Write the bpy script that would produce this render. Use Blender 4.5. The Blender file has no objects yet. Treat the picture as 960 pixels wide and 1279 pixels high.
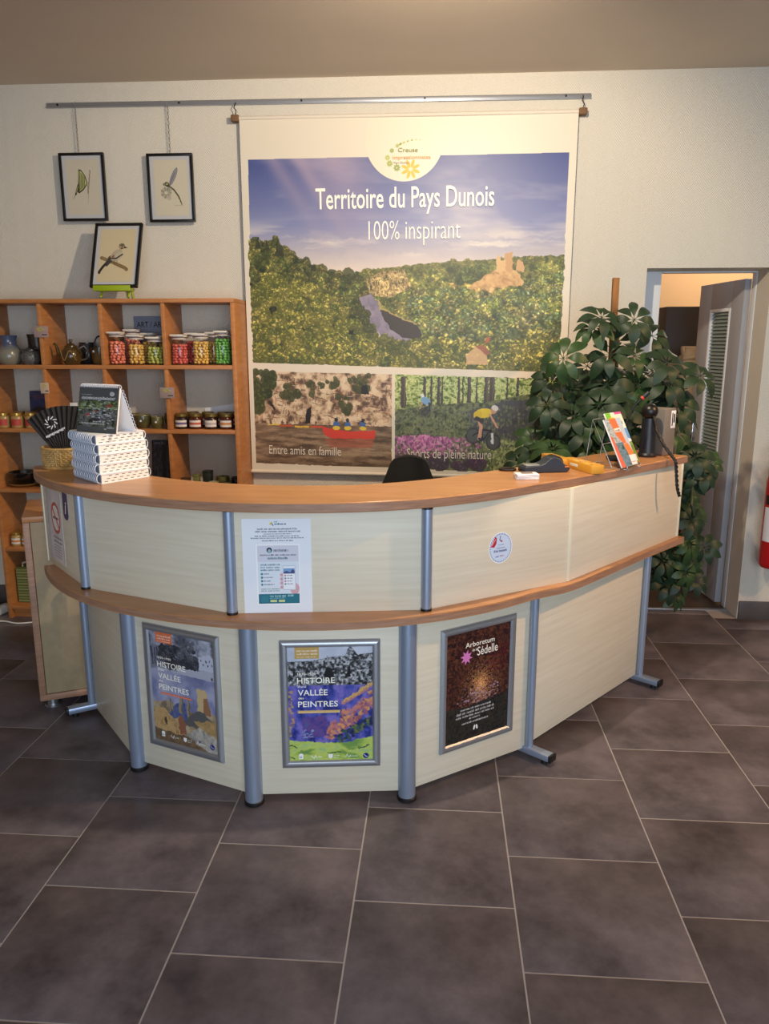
import bpy, bmesh, math, random
import numpy as np
from mathutils import Vector, Matrix
R = math.radians
sin, cos, pi = math.sin, math.cos, math.pi
SC = bpy.context.scene
COL = SC.collection

# ------------------------------------------------------------------ camera
cam_d = bpy.data.cameras.new('camera')
cam = bpy.data.objects.new('camera', cam_d)
COL.objects.link(cam)
cam.location = (0, 0, 1.65)
cam.rotation_euler = (R(90 - 12.4), 0, R(4.0))
cam_d.sensor_fit = 'VERTICAL'
cam_d.sensor_height = 24.0
cam_d.lens = 24.0 * 960.0 / 1279.0
cam_d.clip_start = 0.05
SC.camera = cam

# ------------------------------------------------------------------ view, world, lights
SC.view_settings.view_transform = 'Standard'
SC.view_settings.look = 'None'
SC.view_settings.gamma = 1
SC.view_settings.use_curve_mapping = False
SC.view_settings.exposure = 0.0
w = bpy.data.worlds.new('sky')
SC.world = w
w.use_nodes = True
w.node_tree.nodes['Background'].inputs[0].default_value = (0.55, 0.70, 1.0, 1)
w.node_tree.nodes['Background'].inputs[1].default_value = 1.0


def lamp(name, kind, loc, target, energy, color, **kw):
    d = bpy.data.lights.new(name, kind)
    d.energy = energy
    d.color = color
    for k, v in kw.items():
        setattr(d, k, v)
    o = bpy.data.objects.new(name, d)
    COL.objects.link(o)
    o.location = loc
    o.rotation_euler = (Vector(target) - Vector(loc)).to_track_quat('-Z', 'Y').to_euler()
    return o


# daylight entering by the shop front behind the camera and by the window on the right
lamp('shop_front_daylight', 'AREA', (0.75, -2.0, 1.5), (0.3, 4, 1.1), 124, (0.76, 0.885, 1.0),
     shape='RECTANGLE', size=3.7, size_y=2.3)
# warm ceiling spot over the counter, turned to the back wall
lamp('wall_spot', 'SPOT', (0.16, 2.60, 2.88), (-0.25, 4.6, 1.1), 152, (1.0, 0.83, 0.61),
     spot_size=R(136), spot_blend=0.5, shadow_soft_size=0.035)
# warm ceiling spot over the visitor side, turned to the right end of the counter
lamp('counter_spot', 'SPOT', (2.75, 2.45, 2.70), (0.85, 3.15, 0.75), 175, (1.0, 0.56, 0.27),
     spot_size=R(80), spot_blend=0.5, shadow_soft_size=0.04)
# lamp of the room beyond the door
lamp('back_room_lamp', 'POINT', (2.5, 6.3, 2.6), (1.3, 6, 0), 48, (1.0, 0.80, 0.58), shadow_soft_size=0.15)

# ------------------------------------------------------------------ helpers: materials


def s2l(c):
    return tuple((x / 255 / 12.92) if x / 255 <= 0.04045 else ((x / 255 + 0.055) / 1.055) ** 2.4 for x in c)


MATS = {}


def mat(name, rgb, rough=0.6, metal=0.0, var=0.0, vscale=20.0, bump=0.0, bscale=60.0, stretch=None, rgb2=None,
        spec=0.5, coat=0.0, detail=4.0):
    """plain or noise-varied principled material in world coordinates"""
    if name in MATS:
        return MATS[name]
    m = bpy.data.materials.new(name)
    m.use_nodes = True
    nt = m.node_tree
    b = nt.nodes['Principled BSDF']
    c = s2l(rgb)
    b.inputs['Base Color'].default_value = (*c, 1)
    b.inputs['Roughness'].default_value = rough
    b.inputs['Metallic'].default_value = metal
    b.inputs['Specular IOR Level'].default_value = spec
    b.inputs['Coat Weight'].default_value = coat
    if var > 0 or rgb2 or bump > 0:
        g = nt.nodes.new('ShaderNodeNewGeometry')
        mp = nt.nodes.new('ShaderNodeMapping')
        nt.links.new(g.outputs['Position'], mp.inputs['Vector'])
        mp.inputs['Scale'].default_value = stretch or (1, 1, 1)
    if var > 0 or rgb2:
        n = nt.nodes.new('ShaderNodeTexNoise')
        n.inputs['Scale'].default_value = vscale
        n.inputs['Detail'].default_value = detail
        nt.links.new(mp.outputs[0], n.inputs['Vector'])
        cr = nt.nodes.new('ShaderNodeValToRGB')
        c2 = s2l(rgb2) if rgb2 else tuple(x * (1 - var) for x in c)
        cr.color_ramp.elements[0].position = 0.3
        cr.color_ramp.elements[1].position = 0.7
        cr.color_ramp.elements[0].color = (*c2, 1)
        cr.color_ramp.elements[1].color = (*c, 1)
        nt.links.new(n.outputs['Fac'], cr.inputs['Fac'])
        nt.links.new(cr.outputs[0], b.inputs['Base Color'])
    if bump > 0:
        n2 = nt.nodes.new('ShaderNodeTexNoise')
        n2.inputs['Scale'].default_value = bscale
        nt.links.new(mp.outputs[0], n2.inputs['Vector'])
        bp = nt.nodes.new('ShaderNodeBump')
        bp.inputs['Strength'].default_value = bump
        bp.inputs['Distance'].default_value = 0.01
        nt.links.new(n2.outputs['Fac'], bp.inputs['Height'])
        nt.links.new(bp.outputs[0], b.inputs['Normal'])
    MATS[name] = m
    return m


def glass_mat(name, tint=(1, 1, 1), gloss=0.05):
    m = bpy.data.materials.new(name)
    m.use_nodes = True
    nt = m.node_tree
    nt.nodes.remove(nt.nodes['Principled BSDF'])
    out = nt.nodes['Material Output']
    t = nt.nodes.new('ShaderNodeBsdfTransparent')
    t.inputs[0].default_value = (*tint, 1)
    g = nt.nodes.new('ShaderNodeBsdfGlossy')
    g.inputs['Roughness'].default_value = 0.05
    mx = nt.nodes.new('ShaderNodeMixShader')
    mx.inputs[0].default_value = gloss
    nt.links.new(t.outputs[0], mx.inputs[1])
    nt.links.new(g.outputs[0], mx.inputs[2])
    nt.links.new(mx.outputs[0], out.inputs[0])
    return m


def herringbone_wall(name, rgb):
    """painted glass-fibre wallpaper: a fine zig-zag relief"""
    m = bpy.data.materials.new(name)
    m.use_nodes = True
    nt = m.node_tree
    b = nt.nodes['Principled BSDF']
    b.inputs['Base Color'].default_value = (*s2l(rgb), 1)
    b.inputs['Roughness'].default_value = 0.75
    b.inputs['Specular IOR Level'].default_value = 0.3
    g = nt.nodes.new('ShaderNodeNewGeometry')
    sx = nt.nodes.new('ShaderNodeSeparateXYZ')
    nt.links.new(g.outputs['Position'], sx.inputs[0])

    def mth(op, a, bb=None):
        n = nt.nodes.new('ShaderNodeMath')
        n.operation = op
        for i, v in enumerate((a, bb)):
            if v is None:
                continue
            if isinstance(v, (int, float)):
                n.inputs[i].default_value = v
            else:
                nt.links.new(v, n.inputs[i])
        return n.outputs[0]
    xy = mth('ADD', sx.outputs[0], sx.outputs[1])
    tri = mth('PINGPONG', xy, 0.06)
    v = mth('ADD', mth('MULTIPLY', tri, 1.0), mth('MULTIPLY', sx.outputs[2], 0.8))
    h = mth('SINE', mth('MULTIPLY', v, 520.0))
    bp = nt.nodes.new('ShaderNodeBump')
    bp.inputs['Strength'].default_value = 0.4
    bp.inputs['Distance'].default_value = 0.0025
    nt.links.new(h, bp.inputs['Height'])
    nt.links.new(bp.outputs[0], b.inputs['Normal'])
    return m


def tile_mat():
    m = bpy.data.materials.new('grey_brown_tile')
    m.use_nodes = True
    nt = m.node_tree
    b = nt.nodes['Principled BSDF']
    g = nt.nodes.new('ShaderNodeNewGeometry')
    oi = nt.nodes.new('ShaderNodeObjectInfo')
    ad = nt.nodes.new('ShaderNodeVectorMath')
    ad.operation = 'MULTIPLY_ADD'
    nt.links.new(oi.outputs['Random'], ad.inputs[0])
    ad.inputs[1].default_value = (9, 7, 5)
    nt.links.new(g.outputs['Position'], ad.inputs[2])
    n = nt.nodes.new('ShaderNodeTexNoise')
    n.inputs['Scale'].default_value = 4.2
    n.inputs['Detail'].default_value = 9
    n.inputs['Roughness'].default_value = 0.66
    nt.links.new(ad.outputs[0], n.inputs['Vector'])
    cr = nt.nodes.new('ShaderNodeValToRGB')
    e = cr.color_ramp.elements
    e[0].position, e[0].color = 0.30, (*s2l((62, 55, 58)), 1)
    e[1].position, e[1].color = 0.72, (*s2l((118, 109, 114)), 1)
    nt.links.new(n.outputs['Fac'], cr.inputs['Fac'])
    nt.links.new(cr.outputs[0], b.inputs['Base Color'])
    rr = nt.nodes.new('ShaderNodeMapRange')
    rr.inputs['To Min'].default_value = 0.34
    rr.inputs['To Max'].default_value = 0.52
    nt.links.new(n.outputs['Fac'], rr.inputs['Value'])
    nt.links.new(rr.outputs[0], b.inputs['Roughness'])
    b.inputs['Specular IOR Level'].default_value = 0.35
    return m


def print_mat(name, img, rough=0.5, spec=0.4):
    m = bpy.data.materials.new(name)
    m.use_nodes = True
    nt = m.node_tree
    b = nt.nodes['Principled BSDF']
    t = nt.nodes.new('ShaderNodeTexImage')
    t.image = img
    t.extension = 'EXTEND'
    nt.links.new(t.outputs[0], b.inputs['Base Color'])
    b.inputs['Roughness'].default_value = rough
    b.inputs['Specular IOR Level'].default_value = spec
    return m


# ------------------------------------------------------------------ helpers: meshes


class MB:
    def __init__(s):
        s.v, s.f, s.uv = [], [], {}

    def add(s, vs, fs, M=None):
        o = len(s.v)
        s.v += [tuple(M @ Vector(p)) if M is not None else tuple(p) for p in vs]
        s.f += [tuple(i + o for i in f) for f in fs]
        return s

    def box(s, x0, x1, y0, y1, z0, z1, M=None):
        vs = [(x, y, z) for z in (z0, z1) for y in (y0, y1) for x in (x0, x1)]
        fs = [(0, 2, 3, 1), (4, 5, 7, 6), (0, 1, 5, 4), (2, 6, 7, 3), (0, 4, 6, 2), (1, 3, 7, 5)]
        return s.add(vs, fs, M)

    def bbox(s, x0, x1, y0, y1, z0, z1, b=0.002, M=None):
        """box with chamfered edges"""
        b = min(b, (x1 - x0) * .45, (y1 - y0) * .45, (z1 - z0) * .45)
        bm = bmesh.new()
        r = bmesh.ops.create_cube(bm, size=1)
        for v in bm.verts:
            v.co = ((x0 + x1) / 2 + v.co.x * (x1 - x0), (y0 + y1) / 2 + v.co.y * (y1 - y0), (z0 + z1) / 2 + v.co.z * (z1 - z0))
        bmesh.ops.bevel(bm, geom=bm.edges[:], offset=b, segments=2, profile=0.5, affect='EDGES')
        bm.verts.index_update()
        s.add([v.co[:] for v in bm.verts], [[v.index for v in f.verts] for f in bm.faces], M)
        bm.free()
        return s

    def lathe(s, prof, n=24, M=None, cx=0, cy=0):
        """profile of (r, z) from bottom to top; r = 0 closes with a point"""
        vs, fs, rings = [], [], []
        for r, z in prof:
            if r < 1e-6:
                rings.append([len(vs)])
                vs.append((cx, cy, z))
            else:
                rings.append(list(range(len(vs), len(vs) + n)))
                vs += [(cx + r * cos(2 * pi * k / n), cy + r * sin(2 * pi * k / n), z) for k in range(n)]
        for a, b in zip(rings, rings[1:]):
            for k in range(n):
                k2 = (k + 1) % n
                if len(a) == 1 and len(b) == 1:
                    continue
                if len(a) == 1:
                    fs.append((a[0], b[k2], b[k]))
                elif len(b) == 1:
                    fs.append((a[k], a[k2], b[0]))
                else:
                    fs.append((a[k], a[k2], b[k2], b[k]))
        return s.add(vs, fs, M)

    def cyl(s, r, z0, z1, n=20, cx=0, cy=0, M=None, b=0.0):
        if b > 0:
            return s.lathe([(0, z0), (r - b, z0), (r, z0 + b), (r, z1 - b), (r - b, z1), (0, z1)], n, M, cx, cy)
        return s.lathe([(0, z0), (r, z0), (r, z1), (0, z1)], n, M, cx, cy)

    def tube(s, pts, r, n=8, closed=False, M=None):
        pts = [Vector(p) for p in pts]
        rs = r if isinstance(r, (list, tuple)) else [r] * len(pts)
        vs, fs = [], []
        N = len(pts)
        up = None
        for i, p in enumerate(pts):
            if closed:
                d = pts[(i + 1) % N] - pts[i - 1]
            else:
                d = pts[min(i + 1, N - 1)] - pts[max(i - 1, 0)]
            d.normalize()
            if up is None:
                a = Vector((0, 0, 1)) if abs(d.z) < .9 else Vector((1, 0, 0))
                up = (a - d * a.dot(d)).normalized()
            else:
                up = (up - d * up.dot(d))
                up = up.normalized() if up.length > 1e-6 else Vector((1, 0, 0))
            q = d.cross(up)
            for k in range(n):
                t = 2 * pi * k / n
                vs.append(p + (up * cos(t) + q * sin(t)) * rs[i])
        for i in range(N if closed else N - 1):
            j = (i + 1) % N
            for k in range(n):
                k2 = (k + 1) % n
                fs.append((i * n + k, i * n + k2, j * n + k2, j * n + k))
        if not closed:
            fs.append(tuple(reversed(range(n))))
            fs.append(tuple((N - 1) * n + k for k in range(n)))
        return s.add(vs, fs, M)

    def ball(s, r, c=(0, 0, 0), n=12, m=8, sz=1.0, M=None):
        prof = [(r * sin(pi * i / m), -r * cos(pi * i / m) * sz) for i in range(m + 1)]
        prof[0], prof[-1] = (0, -r * sz), (0, r * sz)
        return s.lathe([(a, z + c[2]) for a, z in prof], n, M, c[0], c[1])

    def prism(s, outline, z0, z1, M=None):
        n = len(outline)
        vs = [(x, y, z0) for x, y in outline] + [(x, y, z1) for x, y in outline]
        fs = [tuple(reversed(range(n))), tuple(range(n, 2 * n))]
        fs += [(i, (i + 1) % n, n + (i + 1) % n, n + i) for i in range(n)]
        return s.add(vs, fs, M)

    def strip(s, outer, inner, z0, z1):
        """closed slab between two polylines of equal length"""
        n = len(outer)
        vs = []
        for o, i in zip(outer, inner):
            vs += [(o[0], o[1], z0), (o[0], o[1], z1), (i[0], i[1], z1), (i[0], i[1], z0)]
        fs = []
        for k in range(n - 1):
            a, b = 4 * k, 4 * k + 4
            for e in range(4):
                e2 = (e + 1) % 4
                fs.append((a + e, b + e, b + e2, a + e2))
        fs += [(0, 1, 2, 3), (4 * n - 1, 4 * n - 2, 4 * n - 3, 4 * n - 4)]
        return s.add(vs, fs)

    def quad(s, x0, x1, z0, z1, y=0.0, M=None):
        """upright printed face looking to -y with uv"""
        o = len(s.f)
        s.add([(x0, y, z0), (x1, y, z0), (x1, y, z1), (x0, y, z1)], [(0, 1, 2, 3)], M)
        s.uv[o] = [(0, 0), (1, 0), (1, 1), (0, 1)]
        return s

    def mesh(s, name, m, smooth=35, fix=True):
        me = bpy.data.meshes.new(name)
        me.from_pydata(s.v, [], s.f)
        if fix and not s.uv:
            bm = bmesh.new()
            bm.from_mesh(me)
            bmesh.ops.recalc_face_normals(bm, faces=bm.faces[:])
            bm.to_mesh(me)
            bm.free()
        if s.uv:
            u = me.uv_layers.new(name='uv')
            for i, p in enumerate(me.polygons):
                for k, li in enumerate(p.loop_indices):
                    u.data[li].uv = s.uv.get(i, [(0, 0)] * 8)[k]
        if smooth:
            me.polygons.foreach_set('use_smooth', [True] * len(me.polygons))
            me.set_sharp_from_angle(angle=R(smooth))
        if isinstance(m, (list, tuple)):
            for x in m:
                me.materials.append(x)
        elif m:
            me.materials.append(m)
        return me

    def obj(s, name, m, parent=None, smooth=35, fix=True):
        o = bpy.data.objects.new(name, s.mesh(name, m, smooth, fix))
        COL.objects.link(o)
        if parent:
            o.parent = parent
        return o


def tag(o, label=None, cat=None, group=None, kind=None):
    if label:
        o['label'] = label
    if cat:
        o['category'] = cat
    if group:
        o['group'] = group
    if kind:
        o['kind'] = kind
    return o


def thing(name, label, cat, loc=(0, 0, 0), rz=0.0, group=None, rx=0.0):
    o = bpy.data.objects.new(name, None)
    COL.objects.link(o)
    o.empty_display_size = 0.05
    o.location = loc
    o.rotation_euler = (rx, 0, rz)
    return tag(o, label, cat, group)


def dup(root, loc, rz=None, label=None, group=None):
    r = root.copy()
    COL.objects.link(r)
    r.location = loc
    if rz is not None:
        r.rotation_euler = (0, 0, rz)
    if label:
        r['label'] = label
    if group:
        r['group'] = group
    for ch in list(root.children):
        c = ch.copy()
        COL.objects.link(c)
        c.parent = r
        for g in ch.children:
            d = g.copy()
            COL.objects.link(d)
            d.parent = c
    return r


_DG = [None]


def text(s, x, z, width, height, m, parent, y=0.0, name='lettering', weight=0.0, align='LEFT', rot=0.0, shear=0.0, space=1.0):
    """flat lettering in the local xz plane, facing -y; width and height in metres (cap height)"""
    cu = bpy.data.curves.new(name, 'FONT')
    cu.body = s
    cu.size = 1.0
    cu.resolution_u = 3
    cu.offset = weight
    cu.shear = shear
    cu.space_character = space
    o = bpy.data.objects.new('tmp', cu)
    COL.objects.link(o)
    dg = bpy.context.evaluated_depsgraph_get()
    me = bpy.data.meshes.new_from_object(o.evaluated_get(dg), depsgraph=dg)
    bpy.data.objects.remove(o)
    n = len(me.vertices)
    a = np.empty(n * 3, dtype=np.float32)
    me.vertices.foreach_get('co', a)
    a = a.reshape(-1, 3)
    x0, x1 = a[:, 0].min(), a[:, 0].max()
    kx = width / (x1 - x0) if width else None
    kz = height / 0.73
    if kx is None:
        kx = kz
    px = (a[:, 0] - x0) * kx
    if align == 'CENTER':
        px = px - (x1 - x0) * kx / 2
    pz = a[:, 1] * kz
    b = np.zeros_like(a)
    b[:, 0] = x + px * cos(rot) - pz * sin(rot)
    b[:, 1] = y
    b[:, 2] = z + px * sin(rot) + pz * cos(rot)
    me.vertices.foreach_set('co', b.ravel())
    me.update()
    me.name = name
    me.materials.clear()
    me.materials.append(m)
    ob = bpy.data.objects.new(name, me)
    COL.objects.link(ob)
    ob.parent = parent
    return ob


# ------------------------------------------------------------------ helpers: painted prints (flat pictures only)
RNG = np.random.default_rng(7)


def vnoise(h, w, cell, oct=4, seed=0, sx=1.0):
    r = np.random.default_rng(seed)
    out = np.zeros((h, w))
    amp, tot = 1.0, 0.0
    for o in range(oct):
        c = max(1.0, cell / 2 ** o)
        cw = max(1.0, c * sx)
        gh, gw = int(h / c) + 3, int(w / cw) + 3
        g = r.random((gh, gw))
        yy = np.arange(h) / c
        xx = np.arange(w) / cw
        y0, x0 = yy.astype(int), xx.astype(int)
        fy, fx = yy - y0, xx - x0
        fy, fx = fy * fy * (3 - 2 * fy), fx * fx * (3 - 2 * fx)
        a = g[y0][:, x0] * (1 - fx) + g[y0][:, x0 + 1] * fx
        b = g[y0 + 1][:, x0] * (1 - fx) + g[y0 + 1][:, x0 + 1] * fx
        out += amp * (a * (1 - fy[:, None]) + b * fy[:, None])
        tot += amp
        amp *= 0.55
    return out / tot


class Cv:
    def __init__(s, w, h, bg=(255, 255, 255)):
        s.w, s.h = w, h
        s.a = np.ones((h, w, 3)) * np.array(bg, float)

    def win(s, x0, x1, y0, y1):
        return max(0, int(x0)), min(s.w, int(x1) + 1), max(0, int(y0)), min(s.h, int(y1) + 1)

    def mix(s, sl, m, col):
        s.a[sl] += (np.array(col, float) - s.a[sl]) * m[..., None]

    def rect(s, x0, y0, x1, y1, col, al=1.0):
        a, b, c, d = s.win(x0, x1 - 1, y0, y1 - 1)
        if b > a and d > c:
            s.a[c:d, a:b] += (np.array(col, float) - s.a[c:d, a:b]) * al

    def ell(s, cx, cy, rx, ry, col, al=1.0, ang=0.0):
        q = max(rx, ry) + 1
        a, b, c, d = s.win(cx - q, cx + q, cy - q, cy + q)
        if b <= a or d <= c:
            return
        X, Y = np.meshgrid(np.arange(a, b) - cx, np.arange(c, d) - cy)
        ca, sa = cos(ang), sin(ang)
        u, v = X * ca + Y * sa, -X * sa + Y * ca
        k = np.sqrt((u / max(rx, .3)) ** 2 + (v / max(ry, .3)) ** 2)
        m = np.clip((1 - k) * min(rx, ry) + .5, 0, 1) * al
        s.mix((slice(c, d), slice(a, b)), m, col)

    def pmask(s, pts):
        xs, ys = [p[0] for p in pts], [p[1] for p in pts]
        a, b, c, d = s.win(min(xs), max(xs), min(ys), max(ys))
        if b <= a or d <= c:
            return None, None
        X, Y = np.meshgrid(np.arange(a, b) + .5, np.arange(c, d) + .5)
        m = np.zeros(X.shape, bool)
        for i in range(len(pts)):
            (x1, y1), (x2, y2) = pts[i - 1], pts[i]
            if y1 == y2:
                continue
            t = ((y1 > Y) != (y2 > Y)) & (X < (x2 - x1) * (Y - y1) / (y2 - y1) + x1)
            m ^= t
        return (slice(c, d), slice(a, b)), m.astype(float)

    def poly(s, pts, col, al=1.0):
        sl, m = s.pmask(pts)
        if sl:
            s.mix(sl, m * al, col)

    def tex(s, pts, cols, cell=8, seed=1, oct=4, sx=1.0, con=1.6):
        """polygon filled by a noise colour ramp"""
        sl, m = s.pmask(pts)
        if not sl:
            return
        h, w_ = m.shape
        n = np.clip((vnoise(h, w_, cell, oct, seed, sx) - .5) * con + .5, 0, .9999) * (len(cols) - 1)
        i = n.astype(int)
        f = (n - i)[..., None]
        C = np.array(cols, float)
        col = C[i] * (1 - f) + C[np.minimum(i + 1, len(cols) - 1)] * f
        s.a[sl] += (col - s.a[sl]) * m[..., None]

    def line(s, pts, wd, col, al=1.0):
        for (x0, y0), (x1, y1) in zip(pts, pts[1:]):
            q = wd / 2 + 1
            a, b, c, d = s.win(min(x0, x1) - q, max(x0, x1) + q, min(y0, y1) - q, max(y0, y1) + q)
            if b <= a or d <= c:
                continue
            X, Y = np.meshgrid(np.arange(a, b) + .5, np.arange(c, d) + .5)
            dx, dy = x1 - x0, y1 - y0
            t = np.clip(((X - x0) * dx + (Y - y0) * dy) / max(dx * dx + dy * dy, 1e-6), 0, 1)
            D = np.hypot(X - x0 - t * dx, Y - y0 - t * dy)
            s.mix((slice(c, d), slice(a, b)), np.clip(wd / 2 - D + .5, 0, 1) * al, col)

    def trees(s, pts, n, r0, r1, dark, lights, seed=1, dabs=9):
        """crowns stamped back to front inside a polygon, bright dabs over dark bodies"""
        r = random.Random(seed)
        xs, ys = [p[0] for p in pts], [p[1] for p in pts]
        sl, m = s.pmask(pts)
        if not sl:
            return
        c0, a0 = sl[0].start, sl[1].start
        L = []
        while len(L) < n:
            x, y = r.uniform(min(xs), max(xs)), r.uniform(min(ys), max(ys))
            i, j = int(y) - c0, int(x) - a0
            if 0 <= i < m.shape[0] and 0 <= j < m.shape[1] and m[i, j] > .5:
                L.append((y, x))
        L.sort()
        y0, y1 = L[0][0], L[-1][0] + 1
        for y, x in L:
            t = (y - y0) / (y1 - y0)
            q = r0 + (r1 - r0) * t
            q *= r.uniform(.65, 1.25)
            base = r.choice(lights)
            s.ell(x, y, q, q * 1.05, tuple(dark[i] * .5 + base[i] * .45 for i in range(3)), .8)
            for k in range(dabs * 2):
                a = r.uniform(0, 6.28)
                d = math.sqrt(r.random()) * q
                px, py = x + d * cos(a), y + d * sin(a)
                k2 = .62 + .58 * (y + q - py) / (2 * q) + r.uniform(-.22, .2)
                s.ell(px, py, max(.8, q * r.uniform(.08, .2)), max(.7, q * r.uniform(.06, .16)), tuple(min(255, v * k2) for v in base), .85, r.uniform(-.8, .8))

    def grain(s, pts, cell, lo, hi, seed=1):
        sl, m = s.pmask(pts)
        if sl:
            h, w_ = m.shape
            n = vnoise(h, w_, cell, 3, seed)
            n = np.clip((n - .5) * 2.2 + .5, 0, 1)
            s.a[sl] *= (1 + m * (lo + (hi - lo) * n - 1))[..., None]

    def words(s, x0, y, x1, h, col, seed=0, al=.9):
        """a line of print too small to read"""
        r = random.Random(seed)
        x = x0
        while x < x1:
            L = r.uniform(1.5, 4.5) * h
            e = min(x + L, x1)
            q = x
            while q < e:
                k = r.uniform(.25, .6) * h
                s.rect(q, y - h * r.choice((.7, .7, 1.0)), q + max(1, k * .7), y + h * .1, col, al * r.uniform(.6, 1))
                q += k
            x = e + h * .6

    def warp(s, cell, amp, seed=1, y0=0, y1=None):
        y1 = y1 or s.h
        Y, X = np.meshgrid(np.arange(y0, y1), np.arange(s.w), indexing='ij')
        dx = (vnoise(y1 - y0, s.w, cell, 3, seed) - .5) * 2 * amp
        dy = (vnoise(y1 - y0, s.w, cell, 3, seed + 1) - .5) * 2 * amp
        s.a[y0:y1] = s.a[np.clip(Y + dy, y0, y1 - 1).astype(int), np.clip(X + dx, 0, s.w - 1).astype(int)]

    def img(s, name):
        im = bpy.data.images.new(name, s.w, s.h)
        out = np.ones((s.h, s.w, 4), np.float32)
        out[..., :3] = np.clip(s.a[::-1], 0, 255) / 255
        im.pixels.foreach_set(out.ravel())
        im.update()
        return im


# ------------------------------------------------------------------ materials
M_wall = herringbone_wall('herringbone_wall_paint', (216, 209, 196))
M_plain = mat('warm_brown_wall_paint', (168, 146, 122), .8)
M_ceil = mat('ceiling_paint', (212, 196, 176), .85, var=.04, vscale=3)
M_tile = tile_mat()
M_grout = mat('light_grey_grout', (166, 160, 158), .9)
M_plinth = mat('plinth_tile', (84, 76, 74), .5, var=.25, vscale=9)
M_beech = mat('pale_beech_laminate', (226, 218, 198), .42, rgb2=(216, 206, 184), vscale=4.0, stretch=(.8, .8, 18), detail=8)
M_top = mat('orange_brown_laminate', (192, 140, 94), .30, rgb2=(174, 121, 78), vscale=9, stretch=(.5, 2.2, 1), spec=.5)
M_edge = mat('brown_edge_band', (172, 132, 106), .45, rgb2=(146, 108, 86), vscale=12, stretch=(1, 1, 10))
M_alu = mat('satin_aluminium', (158, 172, 196), .32, metal=.55)
M_alu2 = mat('brushed_aluminium', (176, 180, 188), .35, metal=.75)
M_black = mat('black_plastic', (20, 20, 22), .45)
M_blackm = mat('matt_black_fabric', (14, 14, 15), .9)
M_shelf = mat('orange_wood_laminate', (192, 130, 76), .45, rgb2=(172, 110, 60), vscale=6, stretch=(1.5, 1.5, 9))
M_shelfedge = mat('shelf_front_edge', (202, 140, 84), .4)
M_white = mat('white_paper', (238, 240, 244), .6)
M_cream = mat('cream_paper', (236, 230, 212), .6)
M_cloth = mat('banner_white', (222, 212, 196), .6)
M_letter = mat('white_lettering', (250, 247, 235), .5)
M_dark = mat('near_black_lacquer', (16, 14, 14), .35)
M_gold = mat('gold_lid', (190, 156, 80), .3, metal=.8)
M_glass = glass_mat('clear_glass', (.985, .99, .99))
M_door = mat('grey_door_paint', (158, 158, 162), .5)
M_doorw = mat('white_frame_paint', (226, 228, 232), .5)
M_steel = mat('steel_wire', (180, 182, 186), .3, metal=.9)
M_chrome = mat('chrome', (205, 208, 212), .12, metal=1.0)
M_leaf = mat('dark_green_leaf', (34, 58, 33), .5, rgb2=(22, 42, 28), vscale=14, spec=.4)
M_leaf2 = mat('mid_green_leaf', (54, 80, 40), .46, rgb2=(34, 60, 32), vscale=14, spec=.4)
M_stem = mat('green_stem', (96, 96, 52), .6)
M_stake = mat('mossy_stake', (140, 98, 56), .9, rgb2=(96, 66, 36), vscale=30, stretch=(1, 1, .3))
M_red = mat('red_enamel', (168, 22, 28), .3)
M_lime = mat('lime_green_paint', (150, 172, 22), .4)
M_wicker = mat('wicker', (206, 170, 108), .6, rgb2=(164, 124, 66), vscale=40)

# ------------------------------------------------------------------ the room
W = 4.6          # front plane of the back wall
ZC = 3.075
XL, XR, YF = -3.15, 3.1, -2.15
floor = tag(MB().box(XL - .1, XR + .1, YF - .1, 8.0, -.12, -.0018).obj('floor', M_grout), kind='structure')
TW, TL_, GAP = .4843, .4815, .0055
bm_t = MB().bbox(-(TW - GAP) / 2, (TW - GAP) / 2, -(TL_ - GAP * 1.1) / 2, (TL_ - GAP * 1.1) / 2, -.008, 0.0, .0009)
tile_me = bm_t.mesh('tile', M_tile, smooth=30)
for k in range(-8, 7):
    x0 = .2505 + TW * k
    for j in range(-10, 8):
        y0 = (2.253 if k % 2 == 0 else 2.012) + TL_ * j
        a0, a1 = max(x0, XL), min(x0 + TW, XR)
        b0, b1 = max(y0, YF), min(y0 + TL_, W if not (1.1 < x0 + TW / 2 < 1.9) else 4.74)
        if a1 - a0 < .05 or b1 - b0 < .03:
            continue
        o = bpy.data.objects.new('tile', tile_me)
        COL.objects.link(o)
        o.parent = floor
        o.location = ((a0 + a1) / 2, (b0 + b1) / 2, random.Random(k * 31 + j).uniform(-.0003, .0003))
        o.scale = ((a1 - a0) / TW, (b1 - b0) / TL_, 1)

DX0, DX1, DZ = 1.156, 1.838, 2.06     # door opening
wb = MB()
wb.box(XL, DX0, W, W + .27, 0, ZC)
wb.box(DX0, DX1, W, W + .27, DZ, ZC)
wb.box(DX1, XR, W, W + .27, 0, ZC)
tag(wb.obj('wall_back', M_wall, smooth=0), kind='structure')
tag(MB().box(XL - .1, XL, YF, W + .27, 0, ZC).obj('wall_left', M_plain, smooth=0), kind='structure')
wr = MB()
wr.box(XR, XR + .12, YF, W + .27, 0, ZC)
tag(wr.obj('wall_right', M_wall, smooth=0), kind='structure')
wf = MB()
wf.box(XL, -2.3, YF - .15, YF, 0, ZC).box(2.7, XR, YF - .15, YF, 0, ZC)
wf.box(-2.3, 2.7, YF - .15, YF, 2.72, ZC).box(-2.3, 2.7, YF - .15, YF, 0, .2)
tag(wf.obj('wall_front', M_wall, smooth=0), kind='structure')
wn = tag(MB().box(-2.3, 2.7, YF - .09, YF - .08, .2, 2.72).obj('window_1', M_glass, smooth=0), kind='structure')
fr = MB()
for xx in (-2.3, -.66, .98, 2.64):
    fr.box(xx, xx + .06, YF - .12, YF - .05, .2, 2.72)
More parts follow.
